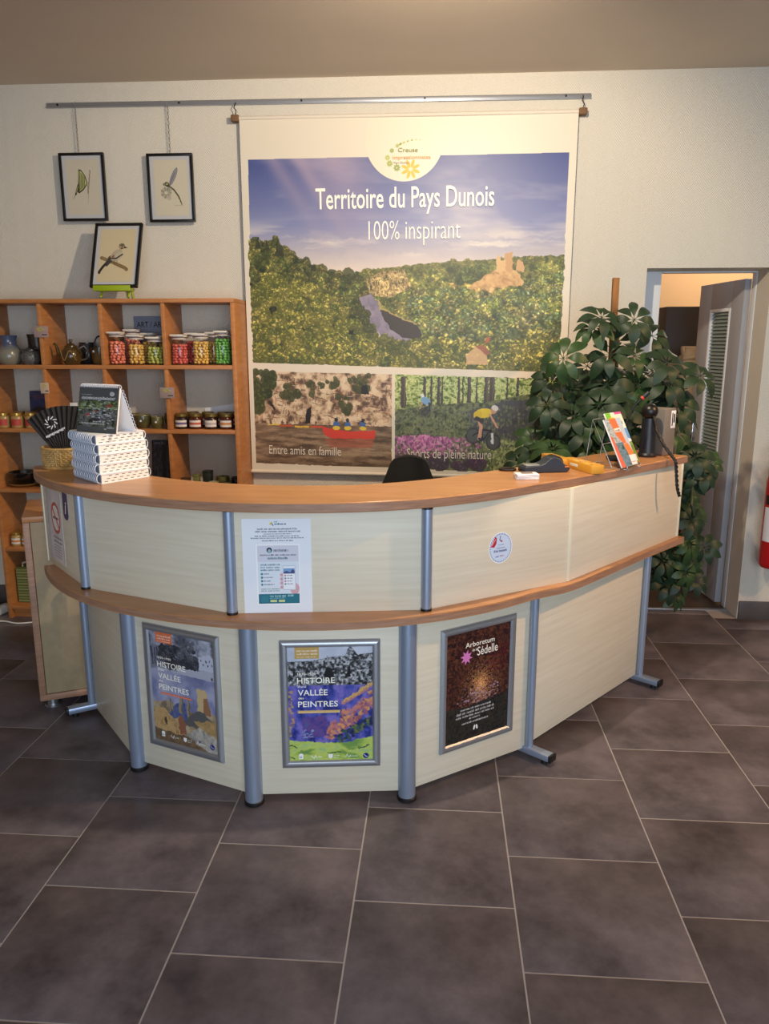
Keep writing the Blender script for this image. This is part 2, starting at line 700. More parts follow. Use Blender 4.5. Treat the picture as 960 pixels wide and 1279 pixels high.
fr.box(-2.3, 2.7, YF - .12, YF - .05, .2, .26).box(-2.3, 2.7, YF - .12, YF - .05, 2.66, 2.72)
fr.obj('window_frame', M_alu2, wn, smooth=0)
tag(MB().box(XL - .1, XR + .12, YF - .15, W + .27, ZC, ZC + .12).obj('ceiling', M_ceil, smooth=0), kind='structure')
# plinth along the foot of the back wall, right of the door and left of it
bb = tag(MB().box(DX1 + .004, XR, W - .013, W, 0, .004).obj('baseboard_back', M_plinth, smooth=0), kind='structure')
x = DX1 + .004
while x < XR - .05:
    e = min(x + .4843, XR)
    MB().bbox(x, e - .004, W - .014, W - .001, .004, .115, .002).obj('plinth_tile', M_plinth, bb)
    x = e
b2 = tag(MB().box(XL, DX0 - .004, W - .013, W, 0, .004).obj('baseboard_left', M_plinth, smooth=0), kind='structure')
x = DX0 - .004
while x > XL + .05:
    e = max(x - .4843, XL)
    MB().bbox(e + .004, x, W - .014, W - .001, .004, .115, .002).obj('plinth_tile', M_plinth, b2)
    x = e
# door sill
tag(MB().bbox(DX0 + .002, DX1 - .002, W + .135, W + .17, -.002, .006, .002).obj('trim_1', M_alu2), kind='structure')

# room beyond the door
ws = MB()
M_bey = mat('beige_wall_paint', (206, 178, 142), .8)
ws.box(.3, 3.3, 7.2, 7.3, 0, 2.6).box(.2, .3, W + .27, 7.3, 0, 2.6).box(3.3, 3.4, W + .27, 7.3, 0, 2.6)
tag(ws.obj('wall_beyond', M_bey, smooth=0), kind='structure')
tag(MB().box(.2, 3.4, W + .27, 7.3, 2.9, 3.0).obj('ceiling_beyond', M_ceil, smooth=0), kind='structure')
tag(MB().box(DX0, 3.3, W + .17, 7.2, -.01, -.001).obj('floor_beyond', mat('back_room_floor', (86, 74, 66), .4, var=.3, vscale=6), smooth=0), kind='structure')
# door frame and open leaf
dr = tag(MB().bbox(DX0 + .001, DX0 + .135, W + .19, W + .25, 0, DZ - .001, .004).bbox(DX1 - .006, DX1 - .001, W + .19, W + .25, 0, DZ - .001, .004)
         .bbox(DX0 + .135, DX1 - .006, W + .19, W + .25, DZ - .010, DZ - .001, .002).obj('door_1', M_doorw), kind='structure')
leaf_a = R(96)
LM = Matrix.Translation((DX1 - .007, W + .254, 0)) @ Matrix.Rotation(leaf_a, 4, 'Z')   # local +x runs along the leaf away from the hinge
lw = .60
d = MB()
d.bbox(0, .15, -.0, .04, .02, 2.02, .003, LM).bbox(.43, lw, 0, .04, .02, 2.02, .003, LM)
d.bbox(.15, .43, 0, .04, .02, .93, .002, LM).bbox(.15, .43, 0, .04, 1.86, 2.02, .002, LM)
lf = d.obj('door_leaf', M_door, dr)
g = MB()
g.bbox(.15, .17, -.004, .044, .93, 1.86, .002, LM).bbox(.41, .43, -.004, .044, .93, 1.86, .002, LM)
g.bbox(.17, .41, -.004, .044, .93, .95, .002, LM).bbox(.17, .41, -.004, .044, 1.84, 1.86, .002, LM)
g.obj('glazing_bead', M_doorw, lf)
M_slat = mat('pale_green_slat', (140, 152, 144), .5)
for k in range(40):
    zz = .955 + k * .0222
    MB().add([(.17, .036, zz), (.41, .036, zz), (.41, .020, zz + .019), (.17, .020, zz + .019),
              (.17, .034, zz - .001), (.41, .034, zz - .001), (.41, .018, zz + .018), (.17, .018, zz + .018)],
             [(0, 1, 2, 3), (7, 6, 5, 4), (0, 4, 5, 1), (2, 6, 7, 3), (1, 5, 6, 2), (0, 3, 7, 4)], LM).obj('slat', M_slat, lf, smooth=0)
MB().box(.17, .41, .006, .009, .95, 1.84, LM).obj('glass_pane', mat('dark_glass', (84, 92, 92), .1), lf, smooth=0)
h = MB()
h.bbox(lw - .07, lw - .03, .04, .047, .95, 1.15, .002, LM).tube([(lw - .05, .045, 1.06), (lw - .05, .085, 1.06), (lw - .16, .09, 1.06)], .009, 10, M=LM)
h.obj('door_handle', M_chrome, lf)
# tall dark panel and coat in the back room
t = thing('wardrobe', 'tall dark brown wardrobe side seen through the open doorway', 'wardrobe', (1.81, 6.15, 0))
MB().bbox(-.17, .40, -.25, .25, .05, 1.908, .004).obj('body', mat('dark_brown_board', (48, 38, 36), .5, var=.2, vscale=8), t)
MB().bbox(-.15, .38, -.23, .23, 0, .05, .003).obj('plinth', M_black, t)
t = thing('coat', 'beige jacket hanging in the back room beside the open door', 'jacket', (1.775, 5.62, .66))
c = MB()
prof = [(0.0, .15, .09), (.1, .165, .10), (.35, .16, .105), (.6, .17, .10), (.8, .165, .085), (.9, .10, .06), (.95, .055, .05)]
vs, fs, n = [], [], 28
for zz, rx, ry in prof:
    for k in range(n):
        a = 2 * pi * k / n
        q = 1 + .07 * sin(7 * a + zz * 5) * (1 - zz)
        vs.append((rx * q * cos(a), ry * q * sin(a), zz))
for i in range(len(prof) - 1):
    for k in range(n):
        fs.append((i * n + k, i * n + (k + 1) % n, (i + 1) * n + (k + 1) % n, (i + 1) * n + k))
fs.append(tuple(reversed(range(n))))
fs.append(tuple((len(prof) - 1) * n + k for k in range(n)))
M_coat = mat('beige_cloth', (160, 140, 112), .9, var=.25, vscale=9, bump=.4, bscale=30)
c.add(vs, fs).obj('body', M_coat, t)
MB().tube([(-.13, -.02, .84), (-.20, -.05, .6), (-.19, -.09, .3), (-.17, -.10, .12)], [.05, .058, .052, .045], 12).obj('sleeve', M_coat, t)
MB().tube([(.13, -.02, .84), (.20, -.05, .6), (.19, -.08, .3), (.17, -.09, .12)], [.05, .058, .052, .045], 12).obj('sleeve', M_coat, t)
MB().tube([(-.08, -.045, .88), (0, -.07, .9), (.08, -.045, .88), (.07, .04, .95), (-.07, .04, .95)], .02, 8, closed=True).obj('collar', M_coat, t)

# ------------------------------------------------------------------ reception counter
CX, CY = -.505, 3.61
ZS0, ZS1 = .705, .735
ZT0, ZT1 = 1.108, 1.143


def polar(tab, lo, hi, step=2.5, add=0.0):
    A = [a for a, _ in tab]
    Rr = [r for _, r in tab]
    out = []
    n = int(round((hi - lo) / step))
    for i in range(n + 1):
        a = lo + (hi - lo) * i / n
        # smooth interpolation
        r = sum(float(np.interp(a + d, A, Rr)) for d in (-6, -3, 0, 3, 6)) / 5 + add
        out.append((CX + r * cos(R(a)), CY + r * sin(R(a))))
    return out


def spl(pts, n=6):
    out = []
    for i in range(len(pts) - 1):
        p0, p1, p2, p3 = [np.array(pts[min(max(i + k, 0), len(pts) - 1)], float) for k in (-1, 0, 1, 2)]
        for t in [k / n for k in range(n)]:
            out.append(tuple(.5 * (2 * p1 + (p2 - p0) * t + (2 * p0 - 5 * p1 + 4 * p2 - p3) * t * t + (3 * p1 - p0 - 3 * p2 + p3) * t ** 3)))
    out.append(tuple(pts[-1]))
    return out


def inward(outer, depth):
    """offset a polyline to its left by depth (walking left to right along the visitor side)"""
    out = []
    for i in range(len(outer)):
        a, b = Vector(outer[max(i - 1, 0)]), Vector(outer[min(i + 1, len(outer) - 1)])
        d = (b - a).normalized()
        out.append((outer[i][0] - d.y * depth, outer[i][1] + d.x * depth))
    return out


counter = thing('reception_counter', 'curved pale beech reception counter with orange brown top and shelf', 'counter', (0, 0, 0))
TABT = [(203, 1.30), (215, 1.293), (225, 1.262), (232, 1.248), (240, 1.23), (250, 1.215), (260, 1.203), (275, 1.192), (288, 1.19), (296, 1.176), (305, 1.168), (314, 1.172)]
o_top = polar(TABT, 203, 312) + spl([(.300, 2.762), (.40, 2.853), (.507, 2.95), (.688, 3.122), (.862, 3.305), (1.150, 3.610)], 5)[3:]
i_top = inward(o_top, .315)
ct = MB().strip(o_top, i_top, ZT0, ZT1).obj('countertop', M_top, counter, smooth=30)
bv = ct.modifiers.new('bevel', 'BEVEL')
bv.width, bv.segments, bv.limit_method = .004, 2, 'ANGLE'
# edge banding: thin strip along the visitor-side edge
MB().strip(inward(o_top, -.0012), inward(o_top, .001), ZT0 + .004, ZT1 - .004).obj('edge_band', M_edge, ct, smooth=30)
TABS = [(203, 1.295), (215, 1.285), (225, 1.27), (231, 1.262), (240, 1.238), (250, 1.22), (260, 1.208), (275, 1.198), (288, 1.195), (300, 1.193), (312, 1.195)]
o_sh = polar(TABS, 208, 309) + spl([(.263, 2.70), (.40, 2.812), (.528, 2.906), (.722, 3.135), (.953, 3.418), (1.193, 3.697)], 5)[3:]
i_sh = inward(o_sh, .36)
sh = MB().strip(o_sh, i_sh, ZS0, ZS1).obj('lower_shelf', M_top, counter, smooth=30)
bv = sh.modifiers.new('bevel', 'BEVEL')
bv.width, bv.segments, bv.limit_method = .004, 2, 'ANGLE'
MB().strip(inward(o_sh, -.0012), inward(o_sh, .001), ZS0 + .004, ZS1 - .004).obj('edge_band', M_edge, sh, smooth=30)


def frame2(P, Q):
    P, Q = Vector((*P, 0)), Vector((*Q, 0))
    d = (Q - P)
    return Matrix.Translation(P) @ Matrix.Rotation(math.atan2(d.y, d.x), 4, 'Z'), d.length, math.atan2(d.y, d.x)


uL, uA, uB, uC, uD, uE = (-1.665, 3.085), (-1.330, 2.722), (-.700, 2.482), (-.033, 2.566), (.515, 2.935), (1.158, 3.702)
UP = [uL, uA, uB, uC, uD, uE]
for P, Q in zip(UP, UP[1:]):
    Mx, L, a = frame2(P, Q)
    MB().bbox(.002, L - .002, -.002, .016, ZS1, ZT0, .001, Mx).obj('upper_panel', M_beech, counter)
M_strip = mat('pale_edge_strip', (232, 226, 204), .4)
for (px, py) in (uA, uB, uC):
    p = MB().cyl(.0185, ZS1 + .008, ZT0 - .008, 24, px, py - .004).obj('upper_post', M_alu, counter)
    MB().cyl(.0195, ZS1, ZS1 + .009, 20, px, py - .004).obj('post_cap', M_black, p)
    MB().cyl(.0195, ZT0 - .009, ZT0, 20, px, py - .004).obj('post_cap', M_black, p)
for P, Q, s0 in ((uC, uD, 1), (uD, uE, 1), (uA, uL, 1)):
    Mx, L, a = frame2(P, Q)
    sg = -1 if P == uA else 1
    y0, y1 = (-.006, .017) if sg > 0 else (-.017, .006)
    MB().bbox(L - .010, L + .006, y0, y1, ZS1 + .001, ZT0 - .001, .002, Mx).obj('joint_strip', M_strip, counter)
lA, lB, lC, lD = [(CX + 1.13 * cos(R(a)), CY + 1.13 * sin(R(a))) for a in (234.4, 262.5, 291.2, 321.2)]
lL, lE = (-1.545, 3.150), (1.000, 3.640)
LP = [lL, lA, lB, lC, lD, lE]
for i, (P, Q) in enumerate(zip(LP, LP[1:])):
    Mx, L, a = frame2(P, Q)
    MB().bbox(.002, L - .002, -.002, .016, .035 if i in (1, 2, 3) else (.02 if i == 0 else .045), ZS0, .001, Mx).obj('lower_panel', M_beech, counter)
for (px, py) in (lA, lB, lC):
    p = MB().cyl(.0325, .016, ZS0, 28, px, py).obj('post', M_alu, counter)
    MB().cyl(.036, 0, .018, 28, px, py, b=.004).obj('foot_cap', M_black, p)
for (px, py), a in ((lL, R(214)), (lD, R(-39)), (lE, R(-40))):
    p = MB().cyl(.0165, .045, ZS0, 20, px + .016 * cos(a), py + .016 * sin(a)).obj('slim_post', M_alu, counter)
    Mx = Matrix.Translation((px, py, 0)) @ Matrix.Rotation(a, 4, 'Z')
    MB().bbox(-.30, .125, -.022, .022, .018, .046, .006, Mx).obj('foot_bar', M_alu, p)
    MB().bbox(.118, .130, -.023, .023, .017, .047, .003, Mx).obj('end_cap', M_black, p)
    MB().cyl(.014, 0, .02, 14, .09, 0, Mx).obj('levelling_foot', M_black, p)
    MB().cyl(.014, 0, .02, 14, -.26, 0, Mx).obj('levelling_foot', M_black, p)

# ------------------------------------------------------------------ posters on the counter front


def poster_words(c, x, dates, box, under):
    c.rect(box[0], box[1], box[2], box[3], box[4])
    hh = (box[3] - box[1])
    c.words(box[0] + 8, box[1] + hh * .42, box[2] - 8, hh * .16, (250, 240, 230), 3)
    c.words(box[0] + 8, box[1] + hh * .68, box[2] - 8, hh * .16, (250, 240, 230), 4)
    c.words(box[0] + 8, box[1] + hh * .9, box[2] - 12, hh * .08, (250, 240, 230), 5)
    c.rect(*under[:4], under[4])
    c.words(under[0] + 2, under[3] - 2, under[2] - 2, 4, (250, 235, 215), 8)


def logos(c, y, light=(245, 245, 245)):
    c.rect(40, y - 12, 58, y + 8, light)
    c.ell(49, y - 12, 9, 6, light)
    c.words(42, y + 2, 56, 6, (60, 70, 90), 1)
    c.line([(92, y - 6), (104, y + 6), (110, y - 8), (116, y + 5)], 2.5, light)
    c.words(120, y + 2, 138, 6, light, 2)
    c.poly([(164, y - 12), (182, y - 12), (182, y + 2), (173, y + 9), (164, y + 2)], light)
    c.words(186, y - 3, 210, 5, light, 3)
    c.words(186, y + 6, 206, 5, light, 4)
    c.line([(236, y + 4), (243, y - 10), (250, y + 4), (258, y - 6)], 2, light)
    c.words(252, y + 2, 285, 6, light, 6)
    c.ell(322, y - 2, 12, 12, (26, 36, 120))
    c.line([(316, y - 6), (322, y + 2), (329, y + 2)], 2.5, light)


def poster_one():
    c = Cv(354, 494, (150, 155, 185))
    # upper third: an old grey photograph of a village street
    c.tex([(0, 0), (354, 0), (354, 170), (0, 170)], [(70, 72, 84), (150, 155, 172), (205, 210, 224)], 60, 2, con=2.2)
    c.rect(0, 60, 80, 160, (120, 124, 140))
    for k in range(5):
        c.rect(8 + k * 15, 70, 15 + k * 15, 150, (58, 58, 70), .8)
    c.trees([(60, 60), (270, 50), (260, 130), (70, 130)], 60, 12, 22, (34, 34, 40), [(100, 104, 112), (70, 74, 84)], 4)
    c.trees([(150, 20), (250, 20), (240, 90), (160, 90)], 30, 8, 14, (60, 62, 70), [(120, 124, 136)], 5)
    c.poly([(270, 75), (330, 55), (354, 75), (354, 130), (270, 130)], (190, 195, 212))
    for k in range(6):
        c.rect(278 + k * 12, 84 + (k % 2) * 16, 284 + k * 12, 92 + (k % 2) * 16, (80, 84, 100))
    c.poly([(200, 140), (354, 125), (354, 178), (120, 178)], (176, 178, 196))
    c.ell(336, 158, 4, 9, (30, 30, 36))
    # lower part: free painted view of a ruined keep on a hill
    c.tex([(0, 168), (354, 172), (354, 360), (0, 360)], [(112, 116, 156), (146, 150, 184), (170, 172, 196)], 70, 5, con=2)
    c.tex([(0, 320), (90, 300), (200, 330), (354, 320), (354, 494), (0, 494)], [(120, 108, 92), (170, 150, 120), (186, 172, 146)], 30, 6, con=2)
    c.tex([(80, 372), (130, 310), (170, 290), (200, 330), (190, 380)], [(60, 74, 128), (84, 98, 150), (104, 112, 150)], 12, 7)
    for px, pw, ph in ((96, 10, 50), (110, 9, 34), (150, 20, 60), (196, 14, 64)):
        c.rect(px, 335 - ph, px + pw, 345, (156, 140, 118))
        c.rect(px + pw * .6, 335 - ph, px + pw, 345, (118, 104, 92))
    c.poly([(252, 225), (258, 215), (272, 221), (282, 214), (296, 220), (306, 240), (306, 330), (250, 330)], (200, 176, 132))
    c.poly([(286, 260), (306, 255), (330, 330), (282, 330)], (150, 108, 78))
    c.poly([(168, 380), (250, 318), (290, 322), (354, 372), (330, 372), (200, 400)], (92, 92, 92))
    c.tex([(230, 368), (354, 345), (354, 440), (270, 400)], [(150, 124, 82), (198, 164, 112)], 20, 8)
    c.tex([(0, 350), (60, 345), (110, 372), (150, 360), (176, 380), (178, 440), (120, 450), (0, 430)], [(140, 112, 74), (196, 162, 112), (180, 146, 100)], 18, 9)
    c.poly([(140, 372), (160, 350), (180, 385), (178, 440), (142, 440)], (144, 96, 74))
    c.poly([(60, 388), (74, 380), (78, 412), (66, 408)], (84, 66, 54))
    c.tex([(180, 440), (260, 390), (354, 430), (354, 494), (220, 494)], [(196, 190, 176), (170, 164, 156), (128, 128, 130)], 16, 10)
    c.tex([(0, 436), (200, 448), (300, 494), (0, 494)], [(92, 74, 58), (142, 116, 86)], 12, 11)
    c.ell(246, 452, 2.5, 7, (40, 40, 60))
    c.ell(256, 453, 2.5, 7, (40, 40, 60))
    c.warp(26, 9, 3, 0, 168)
    c.warp(30, 10, 5, 172)
    c.warp(7, 3, 9)
    poster_words(c, 40, '', (38, 2, 130, 48, (222, 116, 76)), (50, 268, 222, 277, (218, 96, 66)))
    logos(c, 466)
    return c


def poster_two():
    c = Cv(354, 494, (150, 160, 190))
    c.tex([(0, 0), (354, 0), (354, 80), (0, 80)], [(176, 184, 204), (206, 212, 226)], 60, 2)
    c.poly([(0, 62), (100, 60), (170, 46), (240, 40), (250, 10), (262, 0), (276, 20), (290, 36), (354, 28), (354, 170), (0, 170)], (80, 82, 88))
    c.tex([(0, 66), (100, 62), (170, 48), (240, 42), (252, 14), (262, 4), (276, 22), (290, 38), (354, 30), (354, 170), (0, 170)],
          [(26, 27, 30), (70, 72, 76), (130, 132, 138), (190, 192, 198)], 9, 12, con=2.6)
    c.poly([(150, 125), (160, 86), (184, 92), (196, 140), (150, 140)], (16, 16, 20))
    c.poly([(240, 128), (258, 74), (262, 130)], (14, 14, 18))
    c.ell(165, 52, 4, 14, (150, 150, 156))
    # lower part: free painted river valley in violet and orange
    c.tex([(0, 164), (354, 164), (354, 420), (0, 420)], [(36, 44, 122), (66, 78, 168), (96, 92, 178), (120, 110, 190)], 36, 21, con=2.6, sx=.7)
    c.tex([(60, 300), (150, 296), (180, 380), (60, 396)], [(58, 60, 140), (104, 70, 140), (60, 96, 160)], 18, 22)
    for x0, y0, x1, y1 in ((230, 240, 300, 190), (290, 200, 354, 160)):
        for k in range(16):
            t = k / 15
            c.ell(x0 + (x1 - x0) * t, y0 + (y1 - y0) * t + 5 * sin(k * 2), 11, 7, [(214, 162, 110), (186, 124, 120), (198, 178, 90)][k % 3], .9, -.6)
    r = random.Random(5)
    for k in range(170):
        t = r.random()
        px, py = 165 + 190 * t + r.uniform(-14, 14), 375 - 150 * t + r.uniform(-40, 34)
        c.ell(px, py, r.uniform(5, 12), r.uniform(4, 9), r.choice([(208, 138, 104), (222, 160, 92), (164, 98, 112), (190, 120, 124), (150, 90, 90)]), .85, r.uniform(-1, 1))
    for k in range(110):
        t = r.random()
        px, py = 205 + 150 * t + r.uniform(-10, 10), 398 - 90 * t + r.uniform(-22, 26)
        c.ell(px, py, r.uniform(5, 11), r.uniform(3, 8), r.choice([(24, 34, 76), (34, 64, 84), (40, 44, 110), (112, 122, 60), (60, 90, 70)]), .85, r.uniform(-1, 1))
    for k in range(22):
        c.ell(6 + r.uniform(-6, 14), 190 + k * 9, r.uniform(4, 10), r.uniform(3, 7), r.choice([(192, 164, 90), (120, 100, 110), (200, 150, 100)]), .8)
    for k in range(18):
        c.ell(80 + r.uniform(-20, 22), 388 - r.random() * 34, r.uniform(4, 9), 2.5, (140, 178, 214), .7)
    c.tex([(0, 400), (120, 414), (240, 412), (354, 388), (354, 494), (0, 494)], [(112, 150, 78), (160, 188, 84), (190, 206, 104), (150, 190, 130)], 22, 23, con=2.2, sx=3)
    for x0, y0, x1, y1 in ((290, 440, 336, 428), (160, 458, 220, 460), (0, 420, 30, 436), (0, 468, 26, 484)):
        c.line([(x0, y0), (x1, y1)], 5, (36, 70, 64), .8)
    c.warp(24, 8, 4, 170)
    c.warp(7, 3, 8)
    poster_words(c, 40, '', (32, 0, 132, 50, (196, 160, 92)), (40, 272, 216, 284, (214, 178, 110)))
    logos(c, 478)
    return c


def poster_three():
    c = Cv(354, 494, (40, 26, 28))
    pal = [(18, 10, 14), (44, 24, 26), (84, 44, 36), (110, 70, 40)]
    c.tex([(0, 0), (354, 0), (354, 494), (0, 494)], pal, 7, 31, con=1.6)
    r = random.Random(9)
    for k in range(2600):
        a, d = r.uniform(0, 6.28), abs(r.gauss(0, .42))
        px, py = 190 + d * 190 * cos(a), 250 + d * 210 * sin(a)
        g = max(0, 1 - d * 1.15)
        col = r.choice([(236, 196, 130), (224, 160, 104), (190, 110, 90), (170, 150, 60), (150, 70, 90), (206, 130, 70)])
        c.ell(px, py, r.uniform(1.5, 4.5), r.uniform(1, 2.5), tuple(v * (.22 + .85 * g) for v in col), .8, r.uniform(-1.2, 1.2))
    for k in range(260):
        c.ell(r.uniform(220, 340), r.uniform(90, 210), r.uniform(2, 5), r.uniform(1, 3), r.choice([(120, 26, 40), (90, 20, 34), (60, 18, 26)]), .7)
    c.line([(112, 300), (190, 286), (260, 262)], 3, (60, 34, 40), .8)
    for k in range(150):
        c.ell(r.gauss(190, 55), r.gauss(300, 22), r.uniform(3, 9), r.uniform(1, 3), r.choice([(170, 150, 190), (198, 170, 200), (110, 100, 150), (206, 150, 130)]), .7)
    c.tex([(0, 330), (120, 340), (354, 320), (354, 494), (0, 494)], [(14, 14, 18), (30, 36, 38), (54, 50, 40), (30, 22, 26)], 9, 33, con=2)
    for k in range(120):
        c.ell(r.uniform(0, 354), r.uniform(330, 480), r.uniform(2, 6), r.uniform(1, 3), r.choice([(66, 84, 80), (90, 54, 44), (40, 60, 50)]), .5)
    c.warp(9, 5, 7)
    # the maple leaf
    pts = []
    for k in range(16):
        a = 2 * pi * k / 16 + .2
        rr = 34 if k % 2 == 0 else 17
        pts.append((108 + rr * cos(a), 116 + rr * sin(a)))
    c.poly(pts, (214, 128, 196))
    for i, (y, a, b, hh) in enumerate(((356, 80, 250, 9), (372, 60, 270, 10), (388, 56, 270, 9), (402, 130, 190, 8), (420, 90, 236, 9))):
        c.words(a, y, b, hh, (240, 238, 240), 40 + i)
    c.ell(160, 446, 5, 12, (240, 240, 240), 1, .25)
    c.ell(174, 446, 5, 12, (240, 240, 240), 1, -.25)
    return c


def snap_frame(P, Q, s0, s1, z0, z1, canvas, label):
    Mx, L, a = frame2(P, Q)
    org = Mx @ Vector(((s0 + s1) / 2, -.0025, z0))
    t = thing('poster_frame', label, 'poster', org, a)
    wd, ht, b = s1 - s0, z1 - z0, .027
    hw = wd / 2
    f = MB()
    # four mitred rounded mouldings
    prof = [(0, 0), (0, -.008), (.006, -.013), (.014, -.0145), (.022, -.012), (b, -.006), (b, 0)]
    cor = [(-hw, 0), (hw, 0), (hw, ht), (-hw, ht)]
    inn = [(-hw + b, b), (hw - b, b), (hw - b, ht - b), (-hw + b, ht - b)]
    vs = []
    for c0, c1 in zip(cor, inn):
        for d_, y_ in prof:
            k = d_ / b
            vs.append((c0[0] + (c1[0] - c0[0]) * k, y_, c0[1] + (c1[1] - c0[1]) * k))
    n = len(prof)
    for e in range(4):
        e2 = (e + 1) % 4
        q = MB()
        q.add(vs[e * n:e * n + n] + vs[e2 * n:e2 * n + n], [(k, k + 1, n + k + 1, n + k) for k in range(n - 1)] + [tuple(range(n)), tuple(range(2 * n - 1, n - 1, -1)), (0, n, 2 * n - 1, n - 1)])
        q.obj('moulding', M_alu2, t, smooth=30)
    im = canvas.img('poster_print')
    MB().quad(-hw + b - .002, hw - b + .002, b - .002, ht - b + .002, -.0045).obj('print', print_mat('poster_ink', im, .35), t, smooth=0)
    MB().box(-hw + b - .003, hw - b + .003, -.004, 0, b - .003, ht - b + .003).obj('backing', M_black, t, smooth=0)
    return t, wd - 2 * b, ht - 2 * b, b, -hw + b


for P, Q, s0, s1, zz0, zz1, cv, lab, dates in (
        (lA, lB, .075, .425, .132, .628, poster_one(), 'aluminium framed history poster with a ruined keep, leftmost on the counter front', '1830-1930'),
        (lB, lC, .108, .462, .143, .634, poster_two(), 'aluminium framed history poster with violet and orange valley painting, centre of counter front', '1830-1930')):
    t, pw, ph, b, x0 = snap_frame(P, Q, s0, s1, zz0, zz1, cv, lab)
    px = lambda u: x0 + u / 354 * pw
    pz = lambda v: b + (1 - v / 494) * ph
    yy = -.0052
    text(dates, px(40), pz(118), .066, .009, M_letter, t, yy, weight=.012)
    text('HISTOIRE', px(38), pz(154), .134, .0225, M_letter, t, yy, weight=.012)
    text("d'une", px(40), pz(172), .030, .008, M_letter, t, yy, weight=.01)
    text('VALLÉE', px(40), pz(206), .106, .0225, M_letter, t, yy, weight=.012)
    text('des', px(42), pz(222), .019, .009, M_letter, t, yy, weight=.01)
    text('PEINTRES', px(40), pz(256), .142, .0225, M_letter, t, yy, weight=.012)
t, pw, ph, b, x0 = snap_frame(lC, lD, .142, .500, .137, .630, poster_three(), 'aluminium framed autumn arboretum poster, rightmost on the counter front')
px = lambda u: x0 + u / 354 * pw
pz = lambda v: b + (1 - v / 494) * ph
text('Arboretum', px(100), pz(72), .140, .021, M_letter, t, -.0052, weight=.006)
text('de la', px(138), pz(94), .024, .012, M_letter, t, -.0052, weight=.01)
text('Sédelle', px(166), pz(118), .100, .036, M_letter, t, -.0052, weight=.004)

# notice sheet, stickers


def notice():
    c = Cv(352, 500, (233, 238, 246))
    tl = (40, 120, 140)
    c.ell(148, 24, 4, 10, (230, 190, 60), 1, .6)
    c.ell(156, 30, 3, 9, (60, 130, 140), 1, -.5)
    c.words(166, 20, 186, 8, (60, 120, 150), 1)
    c.words(166, 32, 226, 10, (30, 70, 110), 2)
    for i, (y, a, b, h) in enumerate(((58, 78, 280, 9), (71, 66, 296, 9), (82, 110, 250, 5), (94, 66, 290, 7), (104, 44, 312, 6), (118, 100, 262, 7))):
        c.words(a, y, b, h, (60, 70, 90), 10 + i)
    c.rect(68, 134, 290, 456, (252, 252, 254))
    c.rect(74, 140, 286, 226, (214, 214, 228))
    c.ell(136, 164, 14, 14, (40, 46, 60))
    c.ell(136, 168, 8, 9, (150, 190, 200))
    c.words(158, 172, 232, 15, (70, 80, 100), 20)
    c.words(88, 194, 276, 8, (50, 60, 90), 21)
    c.words(126, 212, 232, 11, (40, 90, 110), 22)
    c.rect(74, 226, 286, 398, (222, 230, 242))
    for i in range(3):
        c.words(88, 246 + i * 14, 186, 9, (70, 110, 120), 24 + i)
    for i in range(4):
        c.ell(94, 290 + i * 19, 6, 6, (60, 130, 140))
        c.words(104, 293 + i * 19, 130 + (i * 23) % 40, 6, (60, 80, 100), 30 + i)
    c.words(88, 374, 186, 6, (80, 120, 110), 40)
    c.words(88, 384, 184, 6, (80, 120, 110), 41)
    c.ell(262, 370, 24, 30, (216, 168, 176))
    for k in range(4):
        c.ell(196, 296 + k * 22, 9, 9, (214, 162, 172))
    c.rect(202, 246, 268, 378, (196, 204, 222))
    c.rect(205, 250, 265, 374, (238, 242, 250))
    c.rect(206, 262, 264, 290, (120, 160, 210))
    c.poly([(206, 290), (206, 280), (224, 276), (240, 284), (252, 266), (264, 276), (264, 290)], (70, 76, 130))
    for k in range(4):
        c.ell(214, 300 + k * 15, 5, 5, (206, 120, 140) if k % 2 == 0 else (110, 150, 160))
        c.words(224, 302 + k * 15, 252, 5, (70, 80, 100), 50 + k)
    c.rect(74, 398, 286, 450, (26, 112, 132))
    c.rect(88, 408, 124, 442, (44, 124, 142))
    c.words(132, 414, 216, 9, (235, 245, 245), 60)
    c.words(132, 423, 214, 5, (200, 225, 225), 61)
    c.words(226, 412, 256, 11, (235, 245, 245), 62)
    c.rect(134, 430, 168, 442, (206, 216, 150))
    c.rect(178, 430, 210, 442, (206, 216, 150))
    return c


Mx, L, a = frame2(uB, uC)
tt = thing('notice_sheet', 'white printed notice sheet with teal phone advert taped below the countertop', 'notice', Mx @ Vector((.159, -.0022, ZS1)), a)
MB().box(-.1165, .1165, -.0008, 0, .001, .336).obj('sheet', M_white, tt, smooth=0)
MB().quad(-.1165, .1165, .001, .336, -.0011).obj('print', print_mat('notice_ink', notice().img('notice_print'), .5), tt, smooth=0)


def sticker_round():
    c = Cv(256, 256, (255, 255, 255))
    c.ell(128, 128, 124, 124, (206, 222, 246))
    for k in range(40):
        aa = k / 40 * 6.283
        c.ell(128 + 116 * cos(aa), 128 + 116 * sin(aa), 5, 5, (90, 110, 160), .8)
    c.poly([(18, 112), (66, 30), (84, 44), (80, 88), (58, 118)], (190, 24, 50))
    c.line([(34, 100), (70, 52)], 6, (240, 190, 200))
    c.line([(124, 30), (116, 60), (130, 74)], 7, (60, 70, 120))
    c.ell(138, 72, 8, 8, (190, 30, 50))
    c.words(96, 106, 160, 7, (70, 90, 150), 1)
    c.words(84, 132, 176, 10, (90, 100, 140), 2)
    c.words(54, 160, 200, 20, (40, 54, 120), 3)
    c.words(74, 204, 110, 14, (60, 80, 160), 4)
    c.words(124, 200, 170, 11, (150, 40, 70), 5)
    return c


